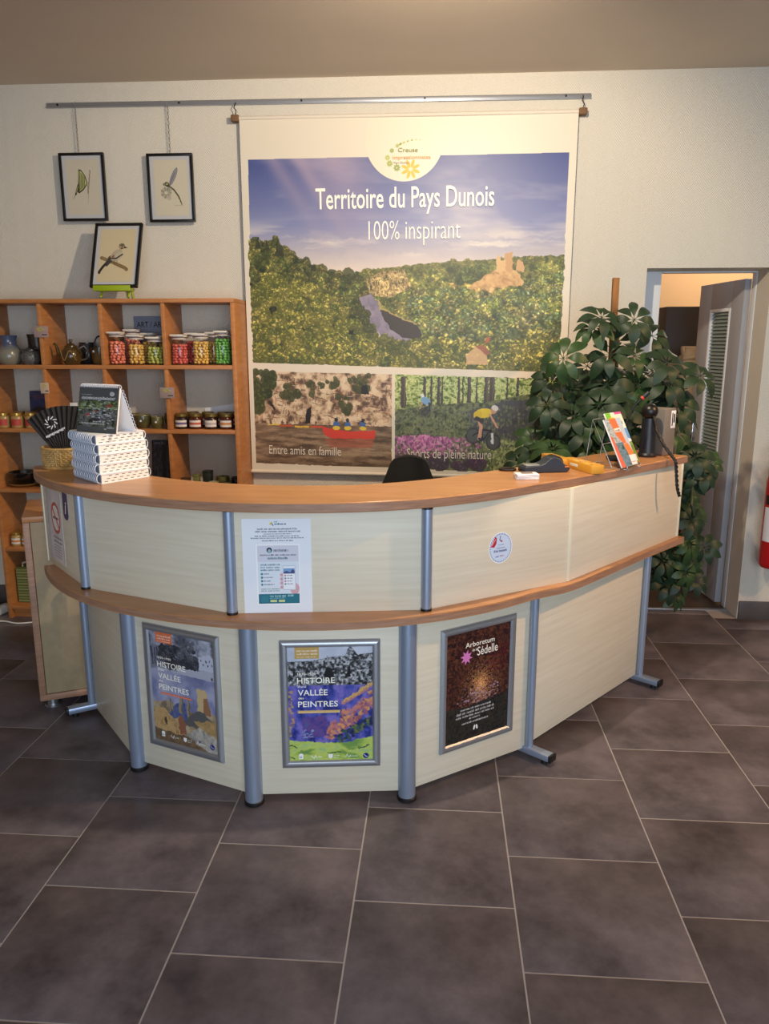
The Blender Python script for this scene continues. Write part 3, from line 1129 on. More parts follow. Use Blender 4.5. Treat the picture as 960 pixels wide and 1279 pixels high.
Mx, L, a = frame2(uC, uD)
tt = thing('round_sticker', 'round pale blue sticker with a red corner on the right counter panel', 'sticker', Mx @ Vector((.320, -.0025, .918)), a)
n = 40
q = MB()
q.add([(.053 * cos(2 * pi * k / n), -.0003, .058 * sin(2 * pi * k / n)) for k in range(n)], [tuple(range(n))])
q.uv[0] = [(.5 + .5 * cos(2 * pi * k / n), .5 + .5 * sin(2 * pi * k / n)) for k in range(n)]
q.obj('print', print_mat('round_sticker_ink', sticker_round().img('sticker_print'), .4), tt, smooth=0)
MB().prism([(.054 * cos(2 * pi * k / n), .059 * sin(2 * pi * k / n)) for k in range(n)], 0, .0002, Matrix.Rotation(R(90), 4, 'X')).obj('backing', M_white, tt, smooth=0)


def smoke():
    c = Cv(220, 300, (214, 208, 204))
    c.tex([(0, 0), (220, 0), (220, 300), (0, 300)], [(196, 190, 190), (226, 222, 220)], 60, 3)
    c.rect(0, 0, 30, 300, (170, 166, 190), .5)
    c.ell(128, 112, 66, 66, (196, 84, 78))
    c.ell(128, 112, 52, 52, (236, 230, 226))
    c.rect(88, 108, 158, 118, (100, 98, 100))
    c.rect(160, 108, 170, 118, (210, 90, 60))
    c.line([(168, 96), (164, 84), (172, 76)], 4, (120, 120, 124))
    c.line([(84, 68), (172, 156)], 13, (196, 84, 78))
    c.words(70, 200, 196, 10, (70, 70, 90), 1)
    c.words(70, 218, 190, 10, (70, 70, 90), 2)
    for k in range(5):
        c.words(70, 234 + 12 * k, 180, 6, (110, 110, 130), 5 + k)
    return c


Mx, L, a = frame2(uL, uA)
tt = thing('no_smoking_sheet', 'no smoking sheet with a red ring at the left end of the counter', 'notice', Mx @ Vector((.155, -.0022, .765)), a)
MB().box(-.1, .1, -.0008, 0, 0, .30).obj('sheet', M_white, tt, smooth=0)
MB().quad(-.1, .1, 0, .30, -.0011).obj('print', print_mat('no_smoking_ink', smoke().img('no_smoking_print'), .4), tt, smooth=0)
tt = thing('blue_sticker', 'small dark blue shield sticker with a white i on the left counter panel', 'sticker', Mx @ Vector((.315, -.0022, .968)), a)
pts = [(-.031, .11), (-.031, .02), (-.022, .006), (0, 0), (.022, .006), (.031, .02), (.031, .11)]
MB().prism(pts, 0, .0006, Matrix.Rotation(R(90), 4, 'X')).obj('shield', mat('dark_blue_ink', (34, 44, 110), .4), tt, smooth=0)
text('i', -.009, .028, None, .052, M_letter, tt, -.0012, weight=.03, shear=.3)

# ------------------------------------------------------------------ low cabinet at the left end of the counter
t = thing('low_cabinet', 'low pale cabinet with orange brown top and edges behind the counter left end', 'cabinet', (-1.797, 3.132, 0), R(25))
MB().bbox(0, .42, .0, .42, .885, .91, .002).obj('top', M_top, t)
MB().bbox(.0, .028, .002, .42, .075, .884, .002).bbox(.392, .42, .002, .42, .075, .884, .002).obj('side_panel', M_edge, t)
MB().bbox(.0, .42, .002, .42, .045, .074, .002).obj('bottom', M_edge, t)
MB().bbox(.030, .390, .008, .026, .077, .883, .001).obj('front_panel', mat('pale_brown_board', (164, 146, 114), .5, rgb2=(154, 136, 106), vscale=30), t)
for fx, fy in ((.05, .05), (.37, .05), (.05, .37), (.37, .37)):
    MB().cyl(.024, .008, .045, 18, fx, fy).cyl(.036, 0, .010, 22, fx, fy, b=.002).obj('foot', M_steel, t)

# ------------------------------------------------------------------ hanging rail, banner, framed prints
t = thing('hanging_rail', 'long thin aluminium hanging rail screwed along the top of the back wall', 'rail', (-.72, W, 2.955))
Mx = Matrix.Rotation(R(.2), 4, 'Y')
MB().bbox(-1.515, 1.515, -.012, -.001, -.014, .014, .003, Mx).bbox(-1.515, 1.515, -.020, -.012, -.014, -.009, .001, Mx).obj('profile', M_alu2, t)
for sx in (-1.45, -.75, -.06, .62, 1.38):
    MB().cyl(.006, 0, .003, 12, M=Mx @ Matrix.Translation((sx, -.012, .002)) @ Matrix.Rotation(R(90), 4, 'X')).obj('screw', M_black, t)


def chain(parent, x, y, z0, z1, m, r=.0045):
    b = MB()
    z = z0
    k = 0
    while z < z1 - .004:
        pts = []
        for q in range(10):
            a = 2 * pi * q / 10
            u, v = r * cos(a), .011 * sin(a)
            pts.append((x + (u if k % 2 else 0), y + (0 if k % 2 else u), z + .009 + v))
        b.tube(pts, .0013, 5, closed=True)
        z += .0165
        k += 1
    return b.obj('chain', m, parent)


def banner():
    S = 500
    c = Cv(926, 988, (224, 214, 196))
    # sky
    T, B = 105, 664
    pic = [(21, T + 2), (906, T - 4), (905, 683), (14, 664)]
    n = c.h
    sl, m = c.pmask(pic)
    hh, ww = m.shape
    yy = np.linspace(0, 1, hh)[:, None]
    top, mid, low = np.array((66, 78, 138.)), np.array((128, 134, 176.)), np.array((222, 206, 192.))
    t = np.clip(yy / .52, 0, 1)[..., None]
    sky = np.where(t < .6, top + (mid - top) * (t / .6), mid + (low - mid) * ((t - .6) / .4)) * np.ones((hh, ww, 1))
    nz = vnoise(hh, ww * 2, 90, 5, 3, sx=3.2)
    shear = np.zeros((hh, ww))
    for r_ in range(hh):
        o = int(np.clip((hh - r_) * .55, 0, ww))
        shear[r_] = nz[r_, o:o + ww]
    cl = np.clip((shear - .47) * 4.2, 0, 1) * np.clip(.35 + yy * 1.6, 0, 1)
    sky += (np.array((214, 200, 196.)) - sky) * (cl * .75)[..., None]
    X = np.arange(ww)[None, :] / ww
    pk = np.exp(-((X - .27 - .25 * yy) / .10) ** 2) * np.clip(1 - yy * 2.0, 0, 1)
    for q, s_ in ((.08, .03), (.16, .028)):
        pk += .7 * np.exp(-((X - q - .42 * yy) / s_) ** 2) * np.clip(1 - yy * 2.1, 0, 1)
    sky += (np.array((176, 156, 176.)) - sky) * np.clip(pk * .75, 0, .8)[..., None]
    st = vnoise(hh, ww, 26, 4, 8, sx=9)
    k = np.exp(-((yy - .40) / .09) ** 2) * np.clip((st - .45) * 4, 0, 1)
    sky += (np.array((238, 226, 208.)) - sky) * (k * .8)[..., None]
    c.a[sl] += (sky - c.a[sl]) * m[..., None]
    gd, g1, g2, g3 = (30, 38, 18), (96, 104, 44), (134, 134, 62), (168, 160, 78)
    # far hills
    hill = [(300, 415), (375, 399), (440, 394), (529, 384), (610, 378), (706, 374), (800, 368), (905, 364), (905, 560), (300, 560)]
    c.tex(hill, [(58, 68, 34), (104, 108, 52), (140, 132, 66)], 9, 41, con=2)
    c.trees(hill, 420, 8, 17, (54, 62, 32), [(128, 128, 64), (150, 144, 74), (172, 156, 82), (106, 114, 60)], 42)
    # cliffs at the bend
    c.tex([(350, 430), (400, 405), (460, 402), (480, 450), (420, 480), (360, 470)], [(96, 84, 52), (150, 128, 84), (186, 160, 112), (80, 76, 44)], 7, 43, sx=.6, con=2.4)
    # ochre ridge, castle
    c.tex([(500, 462), (560, 440), (640, 436), (700, 410), (740, 405), (800, 440), (800, 470), (700, 480), (560, 480)], [(128, 118, 60), (180, 154, 84), (200, 166, 100)], 14, 44, con=2)
    c.tex([(640, 452), (690, 416), (716, 402), (770, 402), (800, 436), (806, 462), (700, 470)], [(160, 122, 76), (200, 160, 106), (216, 178, 122)], 9, 45)
    c.poly([(716, 408), (716, 372), (722, 360), (730, 378), (740, 378), (740, 358), (762, 356), (763, 408)], (214, 176, 124))
    c.poly([(740, 358), (762, 356), (763, 408), (744, 408)], (196, 152, 104))
    c.poly([(774, 406), (774, 380), (782, 374), (792, 382), (796, 408)], (202, 160, 112))
    c.rect(600, 432, 606, 448, (176, 146, 96))
    c.rect(609, 434, 613, 448, (150, 120, 80))
    c.trees([(520, 440), (640, 452), (640, 480), (520, 480)], 46, 8, 15, (56, 64, 30), [(124, 122, 56), (104, 110, 50)], 46)
    c.trees([(590, 396), (700, 392), (690, 430), (600, 436)], 40, 9, 14, (44, 54, 28), [(84, 96, 44), (100, 108, 50)], 47)
    # mid right forest
    mid_ = [(480, 470), (600, 462), (720, 472), (805, 440), (905, 400), (905, 680), (470, 672)]
    c.tex(mid_, [gd, (70, 82, 40), g1, g2], 12, 48, con=2)
    c.trees(mid_, 620, 14, 26, (40, 50, 28), [(112, 120, 58), (138, 140, 68), (162, 154, 78), (98, 114, 72), (120, 130, 86), (152, 142, 90)], 49, 12)
    # left hill
    lh = [(14, 328), (40, 318), (64, 330), (98, 312), (112, 344), (160, 372), (210, 396), (260, 410), (320, 416), (345, 440), (345, 560), (14, 560)]
    c.tex(lh, [(34, 40, 20), (66, 72, 34), (92, 92, 46)], 10, 50, con=2)
    c.trees(lh, 330, 11, 20, (36, 42, 22), [(100, 102, 50), (126, 120, 60), (82, 90, 44), (140, 128, 68)], 51)
    for px, ph in ((40, 26), (66, 22), (97, 34), (106, 26), (150, 16), (200, 14)):
        bz = 330 + max(0, px - 60) * .42
        c.poly([(px - 9, bz + 16), (px, bz + 8 - ph), (px + 9, bz + 16)], (52, 54, 32))
    HG = [(14, 345), (98, 334), (165, 386), (260, 424), (345, 432), (440, 408), (600, 394), (905, 378), (905, 682), (14, 664)]
    c.grain(HG, 26, .85, 1.3, 91)
    c.grain(HG, 5, .86, 1.24, 92)
    c.tex([(640, 452), (690, 416), (716, 402), (770, 402), (800, 436), (790, 446), (700, 450)], [(170, 130, 84), (204, 164, 110), (218, 182, 126)], 9, 45)
    c.poly([(716, 408), (716, 372), (722, 360), (730, 378), (740, 378), (740, 358), (762, 356), (763, 408)], (214, 176, 124))
    c.poly([(740, 358), (762, 356), (763, 408), (744, 408)], (196, 152, 104))
    c.poly([(774, 406), (774, 380), (782, 374), (792, 382), (796, 408)], (202, 160, 112))
    # river
    c.tex([(330, 480), (362, 470), (382, 486), (390, 508), (440, 530), (490, 548), (512, 580), (490, 612), (440, 604), (400, 590), (370, 560)],
          [(112, 104, 122), (142, 132, 150), (160, 150, 166)], 26, 52)
    c.poly([(392, 508), (440, 530), (492, 550), (512, 582), (500, 596), (456, 590), (424, 566), (400, 540)], (58, 50, 40), .9)
    c.line([(384, 486), (392, 508), (440, 530), (492, 550)], 4, (190, 166, 104), .8)
    # foreground bright trees
    fg = [(14, 430), (80, 420), (160, 430), (230, 470), (300, 520), (340, 540), (390, 590), (440, 612), (500, 610), (560, 600), (640, 612), (905, 600), (905, 682), (14, 664)]
    c.tex([(14, 440), (200, 450), (330, 540), (400, 610), (420, 670), (14, 664)], [(26, 28, 12), (56, 58, 24), (96, 96, 38), (128, 124, 52)], 18, 53, con=2.2)
    c.trees(fg, 560, 12, 20, (44, 48, 22), [(164, 160, 70), (186, 176, 82), (134, 136, 60), (108, 118, 54), (202, 188, 100)], 54, 12)
    c.trees([(372, 560), (396, 584), (440, 604), (486, 608), (470, 630), (380, 600)], 16, 8, 13, (40, 46, 22), [(150, 148, 66), (112, 116, 50)], 57)
    c.trees([(318, 486), (340, 500), (372, 566), (350, 566)], 14, 8, 12, (36, 42, 20), [(110, 112, 52), (92, 94, 44)], 58)
    # house roofs
    c.poly([(640, 640), (664, 614), (700, 636), (700, 664), (640, 664)], (206, 170, 130), .85)
    c.poly([(660, 612), (690, 606), (712, 632), (700, 640)], (148, 92, 70), .9)
    c.rect(694, 586, 704, 604, (170, 92, 66))
    c.rect(0, 100, 14, 988, (224, 214, 196))
    c.rect(906, 100, 926, 988, (224, 214, 196))
    c.warp(14, 5, 11, 300, 664)
    # white bands between the pictures
    c.poly([(0, 664), (926, 684), (926, 702), (0, 688)], (224, 214, 196))
    # left picture: canoe below a rock face
    A = [(13, 689), (425, 694), (424, 970), (12, 963)]
    c.tex(A, [(96, 74, 58), (160, 132, 104), (206, 180, 148), (222, 200, 170)], 15, 61, con=2.4)
    r = random.Random(3)
    for k in range(320):
        x, y = r.uniform(20, 422), r.uniform(694, 842)
        L = r.uniform(6, 26)
        a = r.choice((r.uniform(-.2, .5), r.uniform(1.2, 1.9)))
        c.line([(x, y), (min(424, x + L * cos(a)), y + L * sin(a) * .8)], r.uniform(1, 2.4), r.choice([(84, 58, 44), (60, 46, 38), (236, 216, 190), (178, 112, 74), (226, 204, 176)]), .7)
    c.trees([(13, 689), (90, 690), (60, 760), (30, 800), (13, 800)], 50, 9, 16, (36, 42, 20), [(86, 94, 44), (62, 72, 34)], 62)
    for bx, by, bn, br in ((120, 745, 10, 13), (200, 740, 8, 10), (282, 782, 12, 12), (336, 716, 12, 12), (240, 730, 6, 9), (310, 720, 5, 8)):
        c.trees([(bx - 24, by - 24), (bx + 24, by - 24), (bx + 22, by + 22), (bx - 22, by + 22)], bn, br * .7, br, (50, 52, 28), [(104, 102, 54), (80, 84, 42)], bx)
    c.poly([(164, 840), (170, 800), (186, 790), (180, 840)], (38, 30, 24))
    c.poly([(334, 730), (352, 724), (356, 752), (336, 752)], (40, 36, 26))
    c.line([(60, 780), (74, 800)], 7, (52, 44, 36))
    wtr = [(13, 842), (425, 846), (424, 970), (12, 963)]
    c.tex(wtr, [(88, 70, 54), (128, 104, 82), (160, 136, 110)], 9, 63, sx=6, con=2.2)
    for k in range(120):
        x, y = r.uniform(14, 400), r.uniform(850, 964)
        c.line([(x, y), (x + r.uniform(8, 30), y + 1)], 1.4, r.choice([(70, 56, 44), (182, 158, 130), (110, 88, 70)]), .6)
    for x0, x1, y, col in ((52, 90, 843, (226, 196, 70)), (88, 128, 846, (196, 76, 40)), (134, 176, 848, (222, 180, 60)), (180, 214, 848, (200, 80, 54))):
        c.rect(x0, y, x1, y + 5, col)
    for px in (60, 96, 110, 150, 160, 196):
        c.ell(px, 838, 4, 5, (110, 80, 70))
    c.poly([(212, 846), (226, 852), (300, 862), (376, 858), (374, 884), (240, 884), (222, 872)], (206, 66, 50))
    c.poly([(220, 886), (372, 886), (366, 910), (240, 912)], (176, 84, 64), .5)
    for px in (258, 292, 338):
        c.ell(px, 842, 9, 10, (66, 104, 170))
        c.ell(px, 852, 11, 6, (222, 190, 60))
        c.ell(px, 828, 5, 6, (60, 48, 44))
    c.line([(330, 832), (362, 840)], 2, (40, 34, 30))
    # right picture: heath, pines and two cyclists
    D = [(434, 694), (908, 704), (904, 978), (433, 970)]
    c.tex(D, [(70, 86, 44), (140, 152, 84), (196, 204, 140)], 13, 71, con=2.2)
    c.tex([(434, 694), (908, 704), (908, 790), (434, 780)], [(86, 108, 50), (160, 174, 94), (214, 222, 160), (110, 132, 64)], 8, 72, con=2.4)
    r = random.Random(8)
    for px, wd in ((458, 14), (520, 7), (540, 5), (562, 8), (572, 4), (620, 6), (632, 3), (650, 10), (672, 4), (700, 12), (716, 14), (760, 4), (790, 6)):
        c.poly([(px - wd / 2, 700), (px + wd / 2, 700), (px + wd / 2 + 1, 790), (px - wd / 2 - 1, 790)], (74, 64, 56))
        c.line([(px + wd / 4, 700), (px + wd / 4, 786)], max(1, wd / 4), (112, 98, 84), .8)
    c.tex([(434, 800), (500, 786), (600, 776), (700, 770), (800, 750), (908, 740), (904, 978), (433, 970)], [(54, 62, 46), (92, 100, 70), (126, 132, 92), (76, 80, 78)], 10, 73, con=2)
    c.tex([(640, 800), (760, 766), (850, 760), (860, 900), (700, 900)], [(62, 62, 70), (84, 84, 92), (70, 76, 70)], 16, 74)
    for k in range(1300):
        x, y = r.uniform(436, 902), r.uniform(780, 968)
        g = r.choice([(106, 118, 78), (150, 158, 104), (70, 82, 56), (128, 140, 100)])
        c.ell(x, y, r.uniform(1.5, 3), r.uniform(2, 6), g, .5, r.uniform(-.4, .4))
    for k in range(900):
        x = r.gauss(520, 70)
        y = 870 + abs(r.gauss(0, 30)) + abs(x - 520) * .06
        if 436 < x < 700 and y < 966:
            c.ell(x, y, r.uniform(1.5, 4), r.uniform(2, 6), r.choice([(196, 112, 170), (214, 140, 186), (160, 84, 140), (120, 70, 116), (226, 164, 200)]), .7, r.uniform(-.5, .5))
    for k in range(500):
        x, y = r.gauss(790, 44), r.uniform(880, 968)
        if x < 900:
            c.ell(x, y, r.uniform(1.5, 3.5), r.uniform(2, 7), r.choice([(168, 178, 122), (196, 200, 150), (120, 138, 90)]), .7)
    c.trees([(434, 930), (700, 925), (690, 968), (434, 966)], 50, 8, 14, (52, 44, 56), [(96, 84, 96), (110, 72, 104)], 75)
    # cyclist in blue, cyclist in yellow
    c.ell(524, 768, 14, 10, (126, 166, 206), 1, .6)
    c.ell(513, 754, 5, 5, (220, 226, 232))
    c.line([(512, 772), (508, 792)], 4, (190, 150, 126))
    c.line([(534, 776), (536, 798)], 6, (60, 56, 84))
    c.ell(520, 800, 14, 12, (60, 52, 56), .6)
    for cx_, cy_ in ((664, 868), (724, 886)):
        c.ell(cx_, cy_, 22, 24, (44, 44, 52), .75)
        c.ell(cx_, cy_, 18, 20, (88, 92, 92), .8)
    c.line([(664, 868), (690, 850), (716, 852), (724, 886)], 4, (38, 36, 42))
    c.line([(690, 850), (694, 880), (716, 852)], 3, (38, 36, 42))
    c.line([(720, 862), (722, 890)], 7, (220, 224, 232))
    c.ell(692, 802, 26, 14, (226, 200, 60), 1, -.12)
    c.ell(676, 808, 12, 14, (214, 186, 54))
    c.line([(712, 806), (734, 842)], 7, (208, 160, 132))
    c.line([(680, 822), (688, 846), (682, 876)], 10, (206, 158, 132))
    c.line([(674, 818), (690, 826)], 12, (64, 58, 60))
    c.ell(722, 794, 9, 10, (196, 150, 128))
    c.ell(726, 786, 11, 8, (216, 214, 210), 1, .5)
    c.line([(682, 876), (690, 882)], 6, (50, 50, 70))
    c.warp(8, 2.4, 13, 700, 968)
    for (x0, y0_, x1, y1_) in ((0, 660, 13, 988), (425, 694, 434, 988), (905, 690, 926, 988), (0, 968, 430, 988), (426, 976, 926, 988)):
        c.rect(x0, y0_, x1, y1_, (224, 214, 196))
    # white notch with the mark
    c.ell(457, 60, 108.5, 108.5, (228, 217, 196))
    c.rect(330, 20, 590, 101, (224, 214, 196))
    c.ell(457, 60, 106, 106, (228, 217, 196))
    gr = [(150, 164, 70), (170, 180, 84), (130, 150, 66)]
    arc = spl([(500, 62), (478, 63), (456, 69), (438, 77), (423, 89), (411, 107), (417, 122), (437, 133)], 2)
    for i, (px, py) in enumerate(arc):
        sz = 1.6 + 8.0 * i / (len(arc) - 1)
        if i > 5 and i % 2 == 0:
            for q in range(8):
                b = q * pi / 4 + i
                c.ell(px + sz * .62 * cos(b), py + sz * .62 * sin(b), sz * .42, sz * .22, gr[i % 3], .95, b)
        elif i <= 5:
            c.ell(px, py, sz, sz * .6, gr[i % 3], 1, -.5)
    for q in range(8):
        b = q * pi / 4 + .35
        c.ell(475 + 16 * cos(b), 137 + 15 * sin(b), 10.5, 4.2, (240, 178, 46), 1, b)
    return c


bt = thing('banner', 'large hanging banner with river valley photograph and white lettering behind the counter', 'banner', (-.199, 4.555, .89))
q = MB()
NX, NZ = 24, 26
bx0, bw, bh = -.926, 1.852, 1.975
vs = []
for j in range(NZ + 1):
    for i in range(NX + 1):
        u, v = i / NX, j / NZ
        yy = .0022 * sin(u * 9 + v * 2) * (1 - .3 * v) + .0015 * sin(u * 3.1 + 1 + v * 5)
        vs.append((bx0 + bw * u, yy, bh * v - (1 - v) * .02 * u))
fs = [(j * (NX + 1) + i, j * (NX + 1) + i + 1, (j + 1) * (NX + 1) + i + 1, (j + 1) * (NX + 1) + i) for j in range(NZ) for i in range(NX)]
q.add(vs, fs)
for k, f in enumerate(fs):
    q.uv[k] = [((i % (NX + 1)) / NX, (i // (NX + 1)) / NZ) for i in f]
q.obj('cloth', print_mat('banner_ink', banner().img('banner_print'), .42, .5), bt, smooth=60, fix=False)
MB().tube([(-.945, .004, bh), (.945, .004, bh)], .011, 12).obj('top_pole', M_cloth, bt)
MB().tube([(-.93, .004, -.002), (0, .004, -.012), (.93, .004, -.022)], .011, 12).obj('bottom_bar', M_cloth, bt)
M_cork = mat('brown_bracket', (116, 84, 54), .7)
for sx in (-.948, .948):
    MB().bbox(sx - .022, sx + .022, -.016, .030, bh - .018, bh + .016, .005).obj('bracket', M_cork, bt)
    b = MB().tube([(sx, .006, bh + .016), (sx + .006, .002, bh + .04), (sx - .006, .004, bh + .055), (sx, .010, bh + .075), (sx, .022, bh + .085)], .003, 8)
    b.obj('hook', M_black, bt)
ly = -.0072
bz = lambda z: z - .89
bxx = lambda x: x + .199
text('Territoire du Pays Dunois', bxx(-.705), bz(2.385), .995, .115, M_letter, bt, ly, weight=.010, rot=.008)
text('100% inspirant', bxx(-.408), bz(2.218), .515, .108, M_letter, bt, ly, weight=-.008, rot=.008)
M_l2 = mat('pale_lettering', (226, 218, 204), .5)
text('Entre amis en famille', bxx(-1.015), bz(.998), .435, .055, M_l2, bt, ly, weight=-.004, rot=-.02)
text('Sports de pleine nature', bxx(-.185), bz(.982), .50, .060, M_l2, bt, ly, weight=-.004, rot=-.01)
M_green = mat('olive_lettering', (128, 146, 60), .5)
M_orange = mat('orange_lettering', (226, 158, 62), .5)
text('Creuse', bxx(-.243), bz(2.676), .108, .023, M_green, bt, ly)
text('impressionnistes', bxx(-.272), bz(2.640), .208, .020, M_orange, bt, ly)
text('Pays Dunois', bxx(-.266), bz(2.617), .085, .010, mat('grey_lettering', (110, 110, 116), .5), bt, ly)


def art_butterfly():
    c = Cv(240, 320, (214, 204, 184))
    K, Yl = (40, 38, 30), (206, 206, 128)
    c.poly([(92, 56), (112, 60), (140, 96), (152, 140), (120, 176), (84, 196), (70, 180), (84, 130)], K)
    c.poly([(95, 66), (109, 66), (134, 98), (146, 138), (118, 168), (88, 186), (90, 134)], Yl)
    for k in range(6):
        c.line([(94 + k * 8, 62 + k * 8), (82 + k * 9, 186 - k * 6)], 4, K)
    c.line([(150, 140), (152, 176), (148, 200)], 5, (170, 174, 104))
    c.line([(82, 150), (60, 200)], 12, K)
    c.line([(80, 158), (64, 190)], 5, (186, 184, 110))
    c.line([(60, 200), (40, 226)], 2, K)
    for k in range(12):
        c.ell(174 - k * 2.4 + (k % 2) * 3, 66 + k * 11, 4.5, 4.5, (120, 96, 112), .9)
    c.line([(176, 60), (146, 250)], 1.6, (120, 112, 80))
    return c


def art_dragonfly():
    c = Cv(240, 320, (218, 208, 186))
    c.ell(140, 94, 58, 15, (96, 92, 104), .85, -1.05)
    c.ell(140, 94, 54, 11, (168, 164, 172), .8, -1.05)
    c.ell(132, 104, 46, 3, (90, 86, 98), .7, -1.05)
    c.line([(98, 142), (140, 170), (170, 206), (190, 252)], 8, (44, 42, 30))
    for k in range(9):
        t = k / 8
        c.ell(104 + 84 * t, 146 + 100 * t ** 1.25, 3.5, 3.5, (196, 186, 80))
    c.ell(92, 138, 17, 13, (66, 62, 40), 1, .5)
    c.ell(92, 136, 8, 6, (180, 174, 90))
    c.ell(72, 138, 9, 8, (120, 120, 100))
    for k in range(14):
        a = k * .45
        c.ell(82 + 26 * cos(a), 186 + 22 * sin(a), 14, 8, (186, 180, 166) if k % 2 else (140, 130, 108), .7, a)
    c.ell(102, 216, 16, 14, (196, 178, 166), .8)
    for x0, y0 in ((86, 170), (104, 178), (118, 176)):
        c.line([(94, 146), (x0 + 14, y0 - 14), (x0, y0)], 2, (40, 38, 30))
    c.words(140, 262, 200, 4, (150, 140, 120), 2)
    return c


def art_bird():
    c = Cv(240, 340, (222, 204, 166))
    c.line([(20, 186), (60, 200), (180, 250), (196, 262)], 22, (140, 112, 76))
    r = random.Random(2)
    for k in range(60):
        t = r.random()
        c.ell(24 + 170 * t, 186 + 72 * t + r.uniform(-9, 9), 6, 2, r.choice([(176, 146, 104), (104, 80, 54)]), .7, .4)
    c.line([(12, 276), (34, 244), (78, 196)], 17, (40, 38, 40))
    c.ell(12, 278, 9, 12, (40, 38, 40))
    c.poly([(52, 236), (66, 180), (110, 150), (130, 180), (86, 216), (60, 244)], (66, 62, 62))
    c.ell(118, 168, 46, 30, (192, 178, 152), 1, -.75)
    c.ell(132, 176, 34, 22, (206, 192, 166), 1, -.8)
    c.line([(82, 190), (120, 190), (160, 164)], 9, (50, 48, 52))
    c.ell(96, 178, 14, 7, (150, 106, 74), 1, -.8)
    c.ell(150, 112, 22, 20, (188, 160, 124), 1)
    c.ell(150, 102, 18, 10, (120, 110, 90))
    c.poly([(166, 110), (192, 122), (168, 126)], (40, 36, 34))
    c.ell(152, 124, 8, 4, (30, 28, 28), 1, -.4)
    c.ell(154, 110, 3.4, 3.4, (20, 20, 20))
    for x_ in (112, 126):
        c.line([(x_, 200), (x_ + 2, 222)], 3, (120, 96, 80))
    return c


M_mat = mat('pale_grey_mount', (206, 204, 206), .7)


def picture_frame(label, loc, wd, ht, art, group, rx=0.0, border=.028):
    t = thing('picture_frame', label, 'picture', loc, 0, group, rx)
    b = .0145
    hw = wd / 2
    for x0, x1, z0, z1 in ((-hw, hw, 0, b), (-hw, hw, ht - b, ht), (-hw, -hw + b, b, ht - b), (hw - b, hw, b, ht - b)):
        MB().bbox(x0, x1, -.010, .010, z0, z1, .002).obj('moulding', M_dark, t)
    MB().box(-hw + b * .8, hw - b * .8, .0, .008, b * .8, ht - b * .8).obj('mount', M_mat, t, smooth=0)
    MB().quad(-hw + b + border, hw - b - border, b + border, ht - b - border, -.0008).obj('print', print_mat('drawing_ink', art.img('drawing_print'), .6), t, smooth=0)
    gl = MB().box(-hw + b * .8, hw - b * .8, -.0035, -.0025, b * .8, ht - b * .8).obj('glass_pane', M_glass, t, smooth=0)
    return t


f1 = picture_frame('black framed butterfly drawing hung by a chain, left of the dragonfly', (-2.044, W - .038, 2.337), .262, .366, art_butterfly(), 'framed nature drawings', border=.020)
chain(f1, -.02, .012, .366, .618, M_steel)
f2 = picture_frame('black framed dragonfly drawing hung by a chain, between butterfly and banner', (-1.533, W - .038, 2.326), .264, .366, art_dragonfly(), 'framed nature drawings', border=.020)
chain(f2, .0, .012, .366, .628, M_steel)
picture_frame('black framed bird drawing leaning on the lime green easel above the shelves', (-1.815, 4.335, 1.952), .272, .385, art_bird(), 'framed nature drawings', rx=R(-22), border=.02)
t = thing('easel', 'small lime green table easel on top of the shelf unit', 'easel', (-1.815, 4.36, 1.89))
MB().bbox(-.105, .105, -.055, .012, .042, .058, .003).bbox(-.105, .105, -.058, -.048, .042, .072, .002).obj('ledge', M_lime, t)
for sx in (-.085, .075):
    MB().tube([(sx, -.012, .0085), (sx * .8, .075, .15), (sx * .4, .165, .32)], .008, 4).obj('leg', M_lime, t)
MB().tube([(.02, .20, .0082), (.0, .160, .30)], .007, 4).obj('leg', M_lime, t)

# ------------------------------------------------------------------ shelf unit and what stands on it
SX = [-2.600, -2.245, -1.893, -1.535, -1.152]
SZ = [.08, .447, .808, 1.165, 1.528, 1.868]
YS0, YS1, TH = 4.30, 4.597, .0225
u = thing('shelf_unit', 'open orange wood pigeonhole shelf unit against the back wall', 'shelf', (-1.876, 4.45, 0))
ox, oy = 1.876, -4.45
o = lambda x: x + ox
y0, y1 = YS0 + oy, YS1 + oy
MB().bbox(o(SX[0]) - .012, o(SX[-1]) + .0225, y0 - .004, y1, 1.868, 1.89, .002).obj('top', M_shelf, u)
MB().bbox(o(SX[0]) - .012, o(SX[0]) + .011, y0, y1, 0, 1.868, .0015).obj('side_panel', M_shelf, u)
MB().bbox(o(SX[-1]), o(SX[-1]) + .0225, y0, y1, 0, 1.868, .0015).obj('side_panel', M_shelf, u)
for z in SZ[:-1]:
    MB().bbox(o(SX[0]) + .0115, o(SX[-1]) - .0005, y0 + .002, y1, z - TH, z, .0015).obj('shelf_board', M_shelf, u)
for i in range(1, 4):
    for a, b in zip(SZ, SZ[1:]):
        MB().bbox(o(SX[i]) - .011, o(SX[i]) + .011, y0 + .004, y1, a + .0003, b - (TH if b < 1.86 else 0) - .0003, .0015).obj('divider', M_shelf, u)
MB().bbox(o(SX[0]) + .0115, o(SX[-1]) - .0005, y0 + .03, y0 + .045, 0, .057, .001).obj('kick_board', M_shelf, u)
Z1, Z2, Z3, Z4, Z5 = SZ[4] + .0002, SZ[3] + .0002, SZ[2] + .0002, SZ[1] + .0002, SZ[0] + .0002


